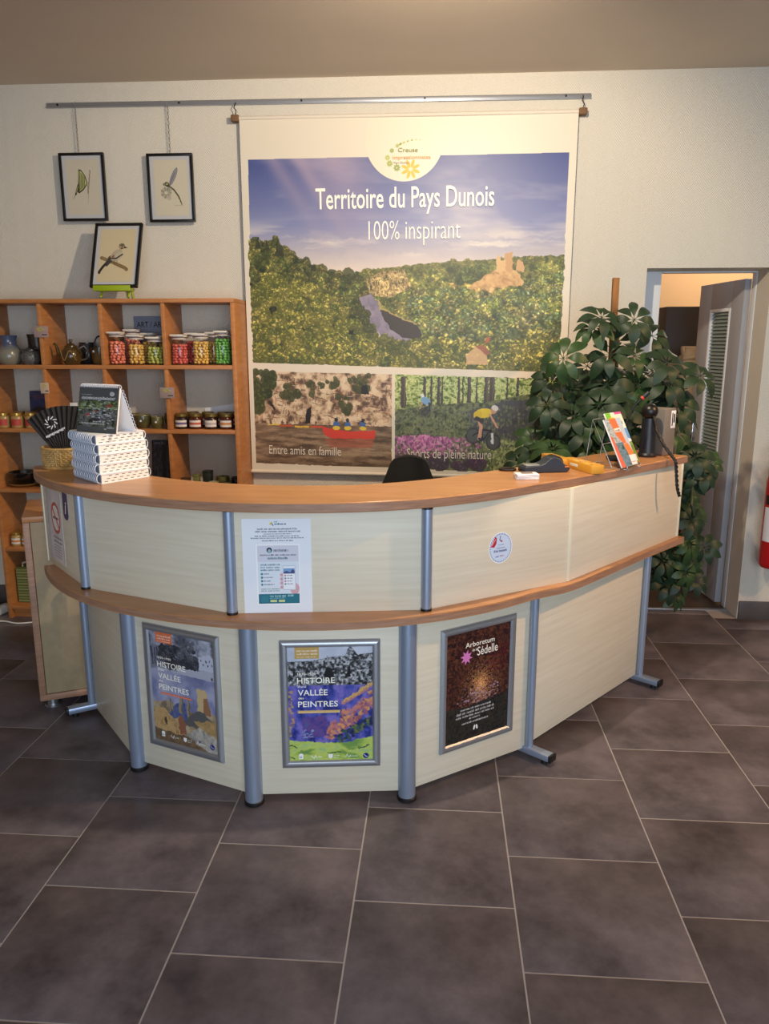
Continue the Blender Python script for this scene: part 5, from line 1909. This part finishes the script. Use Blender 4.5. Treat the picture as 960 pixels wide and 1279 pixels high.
def hand_fan(label, loc, rx, rz, a0, a1, Lf, m, ry=0.0):
    t = thing('hand_fan', label, 'fan', loc, 0, 'black folding fans in the basket')
    t.rotation_euler = (rx, ry, rz)
    b = MB()
    n = 24
    vs = []
    for k in range(n + 1):
        a = a0 + (a1 - a0) * k / n
        yy = .004 if k % 2 else -.004
        for rr in (.035, Lf):
            for dy in (0, .0012):
                vs.append((rr * cos(a), yy * rr / Lf + dy, rr * sin(a)))
    fs = []
    for k in range(n):
        p, q = 4 * k, 4 * k + 4
        fs += [(p, q, q + 2, p + 2), (p + 1, p + 3, q + 3, q + 1), (p + 2, q + 2, q + 3, p + 3), (p, p + 1, q + 1, q)]
    fs += [(0, 2, 3, 1), (4 * n, 4 * n + 1, 4 * n + 3, 4 * n + 2)]
    b.add(vs, fs).obj('pleated_leaf', m, t, smooth=0)
    b = MB()
    for a in (a0, a1):
        b.tube([(0, 0, 0), (.06 * cos(a), 0, .06 * sin(a)), (Lf * cos(a), 0, Lf * sin(a))], .0035, 6)
    b.cyl(.006, -.006, .006, 12, M=Matrix.Rotation(R(90), 4, 'X')).obj('guard_sticks', M_black, t)
    return t


fan = hand_fan('large open black fan with white print leaning left in the wicker basket', (-1.538, 3.062, ZT + .016), R(-8), R(4), R(64), R(131), .240, mat('dark_fan_cloth', (30, 25, 24), .8))
mm = mat('white_print', (214, 214, 218), .6)
b = MB()
r = random.Random(3)
for k in range(9):
    a_ = k * .7
    cx_, cz_ = -.056 + .020 * cos(a_), .170 + .020 * sin(a_)
    b.bbox(-.008, .008, -.0003, .0003, -.0022, .0022, .0001, Matrix.Translation((cx_, -.0062, cz_)) @ Matrix.Rotation(-a_ + .6, 4, 'Y'))
b.obj('print', mm, fan, smooth=0)
b = MB()
for k in range(13):
    b.bbox(-.0025, .0025, -.0003, .0003, -.004 - .002 * (k % 3), .004, .0001, Matrix.Translation((-.076 + k * .0062, -.0062, .112 + k * .0030)))
b.obj('print', mm, fan, smooth=0)
hand_fan('smaller black fan standing upright behind the calendar stack in the basket', (-1.515, 3.10, ZT + .016), R(-6), R(-8), R(62), R(104), .236, mat('black_fan_cloth', (20, 18, 19), .8))

# card terminal, cards, ring, boxes
t = thing('card_terminal', 'dark blue grey card payment terminal lying on the right of the countertop', 'card terminal', (.427, 3.105, ZT), R(14))
prof = [(-.095, .0), (.085, .0), (.098, .012), (.092, .022), (.072, .034), (.055, .055), (.035, .063), (.012, .058), (-.008, .038), (-.03, .030), (-.09, .026), (-.097, .014)]
b = MB()
n = len(prof)
vs = [(x, -.037, z) for x, z in prof] + [(x, .037, z) for x, z in prof]
b.add(vs, [tuple(range(n)), tuple(reversed(range(n, 2 * n)))] + [(i, n + i, n + (i + 1) % n, (i + 1) % n) for i in range(n)])
ob = b.obj('body', mat('slate_plastic', (40, 48, 62), .4), t, smooth=40)
bv = ob.modifiers.new('bevel', 'BEVEL')
bv.width, bv.segments = .004, 2
MB().bbox(-.085, -.02, -.028, .028, .0265, .0315, .002).obj('screen', mat('pale_screen', (150, 154, 152), .2), t)
MB().lathe([(.024, -.032), (.030, -.030), (.030, .030), (.024, .032)], 24, Matrix.Translation((.04, .0, .036)) @ Matrix.Rotation(R(90), 4, 'X')).obj('paper_cover', M_black, t)
MB().bbox(.074, .082, -.0385, -.037, .020, .026, .0005).bbox(.083, .090, -.0385, -.037, .020, .026, .0005).obj('colour_mark', mat('orange_mark', (220, 120, 50), .5), t)
t = thing('card_stack', 'small stack of white cards in front of the payment terminal', 'cards', (.338, 2.93, ZT), R(10))
for k in range(5):
    a = R((k * 37) % 7 - 3)
    MB().bbox(-.043, .043, -.028, .028, .0005 + k * .0042, .0043 + k * .0042, .0006, Matrix.Rotation(a, 4, 'Z')).obj('card', M_white, t)
MB().bbox(-.02, .025, -.012, .014, .0217, .0221, .0001).obj('print', mat('brown_print', (110, 80, 66), .6), t)
t = thing('hair_band', 'thin black ring band lying left of the payment terminal', 'band', (.283, 3.125, ZT))
MB().tube([(.032 * cos(2 * pi * k / 28), .027 * sin(2 * pi * k / 28), .005) for k in range(28)], .0048, 8, closed=True).obj('ring', mat('dark_brown_band', (40, 28, 24), .5), t)
bx = Cv(200, 80, (226, 168, 60))
bx.tex([(0, 0), (200, 0), (200, 80), (0, 80)], [(214, 150, 44), (236, 184, 80)], 30, 2)
r = random.Random(4)
for k in range(14):
    bx.ell(r.uniform(10, 190), r.uniform(10, 70), r.uniform(5, 14), r.uniform(4, 9), r.choice([(110, 64, 44), (196, 120, 50), (236, 206, 130), (150, 100, 60), (120, 130, 60)]), .8, r.uniform(-1, 1))
bx.rect(40, 30, 110, 46, (244, 226, 180), .9)
bx.words(44, 44, 106, 9, (120, 60, 30), 3)
boxprint = print_mat('box_ink', bx.img('box_print'), .4)
M_ybox = mat('amber_carton', (222, 160, 54), .45)


def carton(label, P, Q, W_, H_, lean=0.0):
    P, Q = Vector(P), Vector(Q)
    d_ = Q - P
    t = thing('carton', label, 'box', (P.x, P.y, ZT), math.atan2(d_.y, d_.x), 'amber cartons on the countertop')
    L = d_.length
    M_ = Matrix.Rotation(lean, 4, 'Y')
    MB().bbox(0, L, 0, W_, .0005, H_, .0012, M_).obj('box', M_ybox, t)
    q = MB()
    q.add([M_ @ Vector(v) for v in ((.002, .002, H_ + .0004), (L - .002, .002, H_ + .0004), (L - .002, W_ - .002, H_ + .0004), (.002, W_ - .002, H_ + .0004))], [(0, 1, 2, 3)])
    q.uv[0] = [(0, 0), (1, 0), (1, 1), (0, 1)]
    q.obj('lid_print', boxprint, t, smooth=0)
    MB().bbox(L * .3, L * .55, -.0008, 0, H_ * .35, H_ * .7, .0002, M_).obj('label', M_cream, t)
    return t


carton('amber carton nearest the brochure stand, turned along the counter edge', (.522, 3.268), (.606, 3.047), .055, .034)
carton('amber carton half hidden behind the payment terminal', (.455, 3.40), (.512, 3.215), .05, .032)

# wire stand with brochures


def brochure_cv(kind):
    c = Cv(160, 320, (240, 240, 240))
    if kind == 0:
        c.rect(0, 0, 160, 320, (190, 206, 222))
        c.tex([(0, 0), (70, 0), (90, 150), (30, 170), (0, 100)], [(120, 140, 150), (190, 200, 206), (110, 120, 100)], 14, 3)
        c.poly([(44, 0), (110, 0), (130, 170), (96, 172), (60, 110)], (232, 120, 70))
        c.rect(62, 66, 118, 92, (246, 240, 232))
        c.words(66, 88, 114, 16, (90, 60, 50), 2)
        c.tex([(24, 160), (96, 160), (120, 320), (30, 320)], [(70, 96, 120), (120, 150, 170), (60, 80, 70)], 20, 4)
        c.poly([(0, 110), (20, 120), (40, 320), (0, 320)], (224, 110, 80))
        c.poly([(96, 176), (140, 170), (160, 230), (160, 250), (108, 250)], (234, 132, 66))
        c.rect(106, 250, 160, 320, (240, 240, 238))
        c.words(112, 300, 154, 8, (200, 90, 90), 6)
    else:
        c.rect(0, 0, 160, 110, (228, 240, 222))
        c.rect(0, 0, 50, 60, (130, 196, 60))
        c.poly([(30, 30), (70, 30), (80, 110), (44, 110)], (206, 214, 60))
        c.rect(92, 0, 160, 14, (230, 90, 160))
        c.words(70, 76, 140, 24, (60, 80, 70), 2)
        c.poly([(40, 112), (160, 104), (160, 200), (40, 200)], (112, 160, 220))
        c.poly([(60, 178), (110, 160), (160, 176), (160, 200), (50, 210)], (230, 236, 240))
        c.tex([(60, 200), (160, 190), (160, 320), (70, 320)], [(70, 100, 40), (120, 150, 60), (160, 170, 80)], 16, 5)
        c.ell(104, 252, 13, 40, (196, 222, 236))
        c.rect(96, 270, 112, 316, (220, 70, 120))
        c.rect(118, 270, 146, 312, (246, 230, 234))
        c.ell(84, 140, 5, 9, (120, 70, 60))
    return c


tb = math.atan2(3.276 - 3.165, .815 - .724)
bd = Vector((cos(tb), sin(tb), 0))
Pb = Vector((.722, 3.17, 0))
t = thing('brochure_stand', 'thin steel wire brochure stand on the right of the countertop', 'stand', (.765, 3.235, ZT), tb)
for sx in (-.06, .06):
    MB().tube([(sx, -.055, .016), (sx, -.055, .0022), (sx, .012, .0022), (sx, .112, .195), (sx, .135, .0022), (sx, .012, .0022)], .002, 6).obj('wire_side', M_steel, t)
b = MB()
for yy, zz in ((-.055, .016), (-.055, .0022), (.135, .0022), (.112, .195), (.061, .097)):
    b.tube([(-.06, yy, zz), (.06, yy, zz)], .002, 6)
b.obj('cross_wires', M_steel, t)
for i, (s0, yo, lab, wd, ht) in enumerate(((.042, -.040, 'orange and blue brochure at the front of the wire stand', .14, .212), (.125, -.008, 'green and blue brochure with a pink corner behind the orange one', .14, .232))):
    tt = thing('brochure', lab, 'brochure', (.765 + bd.x * (s0 - .045) - bd.y * yo, 3.235 + bd.y * (s0 - .045) + bd.x * yo, ZT + .010), tb, 'brochures in the wire stand')
    tt.rotation_euler = (R(-27), 0, tb)
    MB().bbox(-wd / 2, wd / 2, 0, .006, 0, ht, .0008).obj('pages', M_white, tt)
    MB().quad(-wd / 2, wd / 2, 0, ht, -.0006).obj('print', print_mat('brochure_ink', brochure_cv(i).img('brochure_print'), .3), tt, smooth=0)

# grey box and black ball-topped stand with a cord
ta = math.atan2(.109, .084)
t = thing('speaker_box', 'grey upright box with a white label at the right end of the countertop', 'box', (1.022, 3.655, ZT), R(38))
MB().bbox(-.040, .042, -.06, .06, 0, .215, .006).obj('body', mat('warm_grey_plastic', (120, 112, 104), .5), t)
MB().bbox(.004, .036, -.0612, -.0598, .125, .205, .001).obj('label', M_white, t)
MB().bbox(.009, .016, -.0618, -.061, .135, .195, .0003).bbox(.020, .030, -.0618, -.061, .15, .19, .0003).obj('print', M_black, t)
t = thing('desk_handset', 'black handset with a round ball head and twisted cord beside the grey box', 'handset', (.953, 3.565, ZT))
MB().lathe([(0, 0), (.040, 0), (.042, .01), (.036, .018), (.034, .10), (.030, .175), (0, .18)], 28).obj('column', mat('blue_black_plastic', (24, 27, 36), .4), t)
MB().ball(.036, (-.002, -.006, .206), 24, 14).obj('ball_head', mat('black_rubber', (18, 17, 17), .35), t)
pts = spl([(.012, -.03, .185), (.02, -.055, .13), (.045, -.085, .07), (.078, -.104, .022), (.096, -.115, -.005), (.104, -.116, -.06), (.114, -.108, -.12), (.132, -.094, -.165)], 7)
b = MB()
for ph in (0, pi):
    q = []
    for i, p in enumerate(pts):
        a = i * 1.3 + ph
        q.append((p[0] + .0035 * cos(a), p[1] + .0035 * sin(a) * .6, p[2] + .0035 * sin(a)))
    b.tube(q, .0052, 8)
b.obj('cord', M_black, t)
t = thing('gooseneck_microphone', 'black gooseneck microphone with a red ring in front of the plant', 'microphone', (.80, 3.44, ZT))
MB().bbox(-.05, .05, -.04, .04, 0, .018, .006).obj('base', M_black, t)
MB().tube(spl([(0, 0, .015), (.005, 0, .08), (.02, .0, .16), (.05, 0, .235), (.085, 0, .275)], 5), .0042, 8).obj('neck', M_black, t)
MB().tube([(.082, 0, .272), (.108, 0, .298)], .0095, 12).obj('head', M_black, t)
MB().tube([(.080, 0, .270), (.086, 0, .276)], .0102, 12).obj('ring', mat('red_plastic', (200, 50, 36), .4), t)

# ------------------------------------------------------------------ office chair behind the counter
t = thing('office_chair', 'black office chair whose curved backrest shows above the counter', 'chair', (-.145, 3.63, 0))
t.scale = (.96, .96, .985)
b = MB()
prof = [(.52, .19), (.62, .205), (.78, .20), (.92, .165), (1.03, .12), (1.085, .098), (1.105, .082)]
vs, fs = [], []
n = 10
for z, hw in prof:
    for k in range(n + 1):
        s = -1 + 2 * k / n
        y_ = .19 + .05 * (1 - s * s) + (z - .52) * .06
        th = .03 * math.sqrt(max(0.0, 1 - s * s)) + .006
        vs.append((hw * s, y_ - th, z - (.012 * s * s)))
        vs.append((hw * s, y_ + th, z - (.012 * s * s)))
m_ = 2 * (n + 1)
for i in range(len(prof) - 1):
    for k in range(n):
        p, q = i * m_ + 2 * k, (i + 1) * m_ + 2 * k
        fs += [(p, p + 2, q + 2, q), (p + 1, q + 1, q + 3, p + 3)]
    fs += [(i * m_, (i + 1) * m_, (i + 1) * m_ + 1, i * m_ + 1), (i * m_ + 2 * n, i * m_ + 2 * n + 1, (i + 1) * m_ + 2 * n + 1, (i + 1) * m_ + 2 * n)]
for i in (0, len(prof) - 1):
    for k in range(n):
        p = i * m_ + 2 * k
        fs.append((p, p + 1, p + 3, p + 2))
ob = b.add(vs, fs).obj('backrest', M_blackm, t, smooth=60)
MB().bbox(-.22, .22, -.22, .20, .44, .51, .03).obj('seat', M_blackm, t)
MB().tube([(0, .10, .43), (0, .27, .43), (0, .285, .55), (0, .275, .70)], .018, 8).obj('back_bar', M_black, t)
MB().cyl(.028, .10, .44, 16).obj('gas_column', M_black, t)
for k in range(5):
    a = 2 * pi * k / 5 + .3
    lg = MB().tube([(0, 0, .11), (.28 * cos(a), .28 * sin(a), .075)], [.026, .016], 8).obj('leg', M_black, t)
    MB().cyl(.028, -.012, .012, 16, M=Matrix.Translation((.28 * cos(a), .28 * sin(a), .0285)) @ Matrix.Rotation(a, 4, 'Z') @ Matrix.Rotation(R(90), 4, 'X')).tube([(.28 * cos(a), .28 * sin(a), .03), (.28 * cos(a), .28 * sin(a), .08)], .007, 8).obj('castor', M_black, lg)

# ------------------------------------------------------------------ plant
pl_ = thing('umbrella_plant', 'tall umbrella plant tied to a stake behind the right end of the counter', 'plant', (.90, 4.08, 0))
PB = Vector((.90, 4.08, 0))
MB().lathe([(0, 0), (.13, 0), (.135, .01), (.165, .28), (.175, .285), (.175, .31), (.16, .31), (.15, .27), (0, .27)], 32).obj('pot', mat('terracotta_brown', (122, 84, 62), .7), pl_)
MB().cyl(.152, .255, .274, 28).obj('soil', mat('potting_soil', (46, 36, 28), .95, bump=.6, bscale=60), pl_)
Mx = Matrix.Translation((0, 0, .25)) @ Matrix.Rotation(R(-.6), 4, 'Y')
MB().bbox(-.019, .013, .0, .03, 0, 1.72, .003, Mx).obj('stake', M_stake, pl_)


def leaf_mesh(seed, m):
    """one palmate leaf: drooping leaflets round the end of a stalk, local +z up out of the leaf"""
    r = random.Random(seed)
    b = MB()
    n = r.choice((7, 8, 8, 9))
    for k in range(n):
        a = 2 * pi * k / n + r.uniform(-.12, .12)
        L = r.uniform(.092, .122)
        wd = L * r.uniform(.225, .275)
        droop = r.uniform(.25, .55)
        stalk = .022
        vs = []
        S = 7
        for i in range(S + 1):
            t_ = i / S
            s = stalk + (L) * t_
            h = wd * 1.08 * sin(pi * min(1, (t_ * .95 + .03) ** 1.22)) ** .85
            if i == S:
                h = .001
            zc = .012 * sin(pi * t_) - droop * L * t_ * t_
            for sgn in (-1, 0, 1):
                vs.append((s, sgn * h, zc + (.16 * h if sgn else 0)))
        fs = []
        for i in range(S):
            p, q = 3 * i, 3 * i + 3
            fs += [(p, q, q + 1, p + 1), (p + 1, q + 1, q + 2, p + 2)]
        M_ = Matrix.Rotation(a, 4, 'Z') @ Matrix.Rotation(r.uniform(-.15, .15), 4, 'X')
        b.add(vs, fs, M_)
        b.tube([M_ @ Vector((0, 0, 0)), M_ @ Vector((stalk + .005, 0, 0))], .0016, 4)
    return b.mesh('leaf', m, 70, fix=False)


LEAVES = [leaf_mesh(k, M_leaf if k % 3 else M_leaf2) for k in range(6)]
LEAF_TOP = [(0.76, 3.983, 1.725), (0.787, 3.936, 1.774), (0.864, 4.039, 1.754), (0.841, 3.954, 1.594), (0.61, 3.923, 1.578), (0.581, 4.041, 1.468), (0.784, 4.221, 1.531), (0.756, 4.18, 1.458), (0.85, 4.168, 1.5), (0.955, 3.978, 1.763), (1.075, 4.088, 1.687), (0.972, 3.997, 1.589), (1.125, 3.96, 1.555), (1.126, 3.937, 1.454), (1.285, 3.975, 1.492), (0.961, 4.225, 1.519), (0.92, 4.19, 1.652), (1.078, 4.182, 1.421), (0.589, 4.18, 1.44), (0.532, 3.848, 1.352), (0.487, 3.941, 1.183), (0.645, 3.974, 1.188), (0.645, 3.913, 1.143), (0.732, 4.135, 1.36), (0.777, 3.819, 1.356), (0.716, 3.8, 1.225), (0.755, 3.97, 1.145), (0.483, 3.846, 1.114), (0.805, 4.218, 1.439), (0.686, 4.1, 1.42), (0.823, 3.967, 1.348), (0.994, 4.053, 1.342), (1.163, 4.11, 1.442), (1.098, 4.051, 1.404), (0.834, 3.956, 1.448), (0.996, 4.007, 1.446), (1.2, 3.961, 1.343), (1.047, 4.107, 1.235), (0.977, 4.084, 1.224), (0.891, 3.855, 1.318), (0.837, 3.823, 1.262), (0.771, 3.825, 1.281), (0.657, 3.841, 1.299), (0.604, 3.944, 1.268), (1.086, 4.09, 1.32), (1.127, 4.217, 1.499), (0.826, 3.935, 1.701), (0.899, 3.922, 1.606), (0.794, 3.98, 1.407), (0.977, 4.168, 1.396), (0.864, 3.832, 1.359), (1.179, 4.016, 1.407), (1.079, 3.962, 1.605), (0.753, 3.789, 1.148), (0.86, 3.977, 1.157), (0.92, 3.942, 1.17), (0.559, 3.784, 1.147), (0.429, 3.993, 1.043), (1.058, 4.171, 1.725), (0.927, 4.044, 1.715), (1.256, 4.105, 1.278), (1.222, 4.023, 1.204)]
LEAF_LOW = [(1.313, 4.026, 1.03), (1.414, 4.087, 1.03), (1.389, 4.013, 0.983), (1.318, 4.072, 0.947), (1.373, 4.211, 0.852), (1.317, 4.06, 0.812), (1.318, 3.982, 0.756), (1.32, 3.991, 0.621), (1.405, 4.021, 0.598), (1.294, 4.168, 0.456), (1.365, 4.067, 0.509), (1.389, 4.05, 0.412), (1.218, 4.003, 0.392), (1.336, 4.216, 0.26), (1.194, 4.082, 0.438), (1.247, 4.03, 0.553), (1.313, 3.994, 0.472), (1.31, 3.993, 1.085), (1.354, 4.02, 0.998), (1.376, 4.142, 0.76), (1.291, 4.016, 0.416), (1.191, 3.99, 0.532), (1.313, 4.098, 0.548)]
r = random.Random(21)
br_ = MB()
MAIN = spl([(.93, 4.10, .26), (.95, 4.12, .7), (.92, 4.11, 1.15), (.91, 4.09, 1.5), (.90, 4.07, 1.76)], 6)
br_.tube([Vector(p) - PB for p in MAIN], [.014 - .007 * k / (len(MAIN) - 1) for k in range(len(MAIN))], 8)
DROOP = spl([(.94, 4.12, .30), (1.05, 4.08, .75), (1.20, 4.06, 1.02), (1.31, 4.04, .98), (1.33, 4.05, .78), (1.32, 4.05, .56), (1.28, 4.07, .36)], 6)
br_.tube([Vector(p) - PB for p in DROOP], .007, 8)
SIDE = spl([(.93, 4.11, .5), (.8, 4.05, .85), (.68, 3.99, 1.15), (.62, 4.0, 1.4)], 6)
br_.tube([Vector(p) - PB for p in SIDE], .007, 8)
DROP = {2, 14, 16, 46, 47, 52, 58, 59, 15, 8}
LEAF_TOP = [p for i, p in enumerate(LEAF_TOP) if i not in DROP] + [(1.30, 3.99, 1.49)]
for i, p in enumerate(LEAF_TOP + LEAF_LOW):
    P = Vector(p)
    low = i >= len(LEAF_TOP)
    pool = DROOP if low else (SIDE if P.x < .72 else MAIN)
    best = min(pool, key=lambda q: (Vector(q) - P).length + (abs(q[2] - (P.z - .12)) * .8 if not low else 0))
    B = Vector(best)
    mid = (P + B) / 2 + Vector((0, 0, -.02))
    br_.tube([B - PB, mid - PB, P - PB], .0024, 5)
    out = (P - Vector((.90, 4.15, P.z)))
    nrm = Vector((out.x * .7 + r.uniform(-.25, .25), -.75 + r.uniform(-.25, .25), .62 + r.uniform(-.2, .3)))
    if low:
        nrm = Vector((r.uniform(-.3, .5), -.8 + r.uniform(-.2, .2), .45 + r.uniform(-.2, .3)))
    o_ = bpy.data.objects.new('leaf', LEAVES[i % 6])
    COL.objects.link(o_)
    o_.parent = pl_
    q = nrm.normalized().to_track_quat('Z', 'Y') @ Matrix.Rotation(r.uniform(0, 6.28), 3, 'Z').to_quaternion()
    o_.rotation_mode = 'QUATERNION'
    o_.rotation_quaternion = q
    o_.location = P - PB
    k = r.uniform(.80, 1.06) * (.80 if low else 1.0)
    o_.scale = (k, k, k)
br_.obj('branches', M_stem, pl_)

# ------------------------------------------------------------------ fire extinguisher on the right
t = thing('fire_extinguisher', 'red fire extinguisher with a black hose on the wall right of the door', 'extinguisher', (1.966, 4.478, .37))
MB().lathe([(0, 0), (.07, 0), (.078, .012), (.08, .03), (.08, .50), (.07, .55), (.045, .585), (.028, .60), (.028, .63), (0, .63)], 36).obj('cylinder', M_red, t)
MB().cyl(.024, .63, .675, 18).bbox(-.012, .09, -.012, .012, .66, .672, .003).bbox(-.012, .10, -.010, .010, .69, .70, .003).cyl(.012, .67, .70, 12).obj('valve', M_black, t)
vs, fs = [], []
n = 20
for k in range(n + 1):
    a = R(-175 + 110 * k / n)
    for z in (.16, .36):
        vs.append((.0806 * cos(a), .0806 * sin(a), z))
fs = [(2 * k, 2 * k + 2, 2 * k + 3, 2 * k + 1) for k in range(n)]
lb = MB().add(vs, fs).obj('label', mat('label_white', (214, 214, 220), .5), t, smooth=60, fix=False)
vs = []
for k in range(n + 1):
    a = R(-175 + 110 * k / n)
    for z in (.375, .43):
        vs.append((.0806 * cos(a), .0806 * sin(a), z))
MB().add(vs, fs).obj('label_band', M_black, t, smooth=60, fix=False)
MB().tube(spl([(-.02, -.0, .66), (-.055, -.02, .70), (-.075, -.03, .66), (-.085, -.04, .56), (-.07, -.075, .46), (.02, -.095, .38), (.06, -.09, .3)], 6), .011, 10).obj('hose', M_black, t)
MB().bbox(-.03, .03, .075, .119, .40, .50, .004).bbox(-.02, .02, .072, .08, .40, .44, .002).obj('wall_bracket', M_black, t)
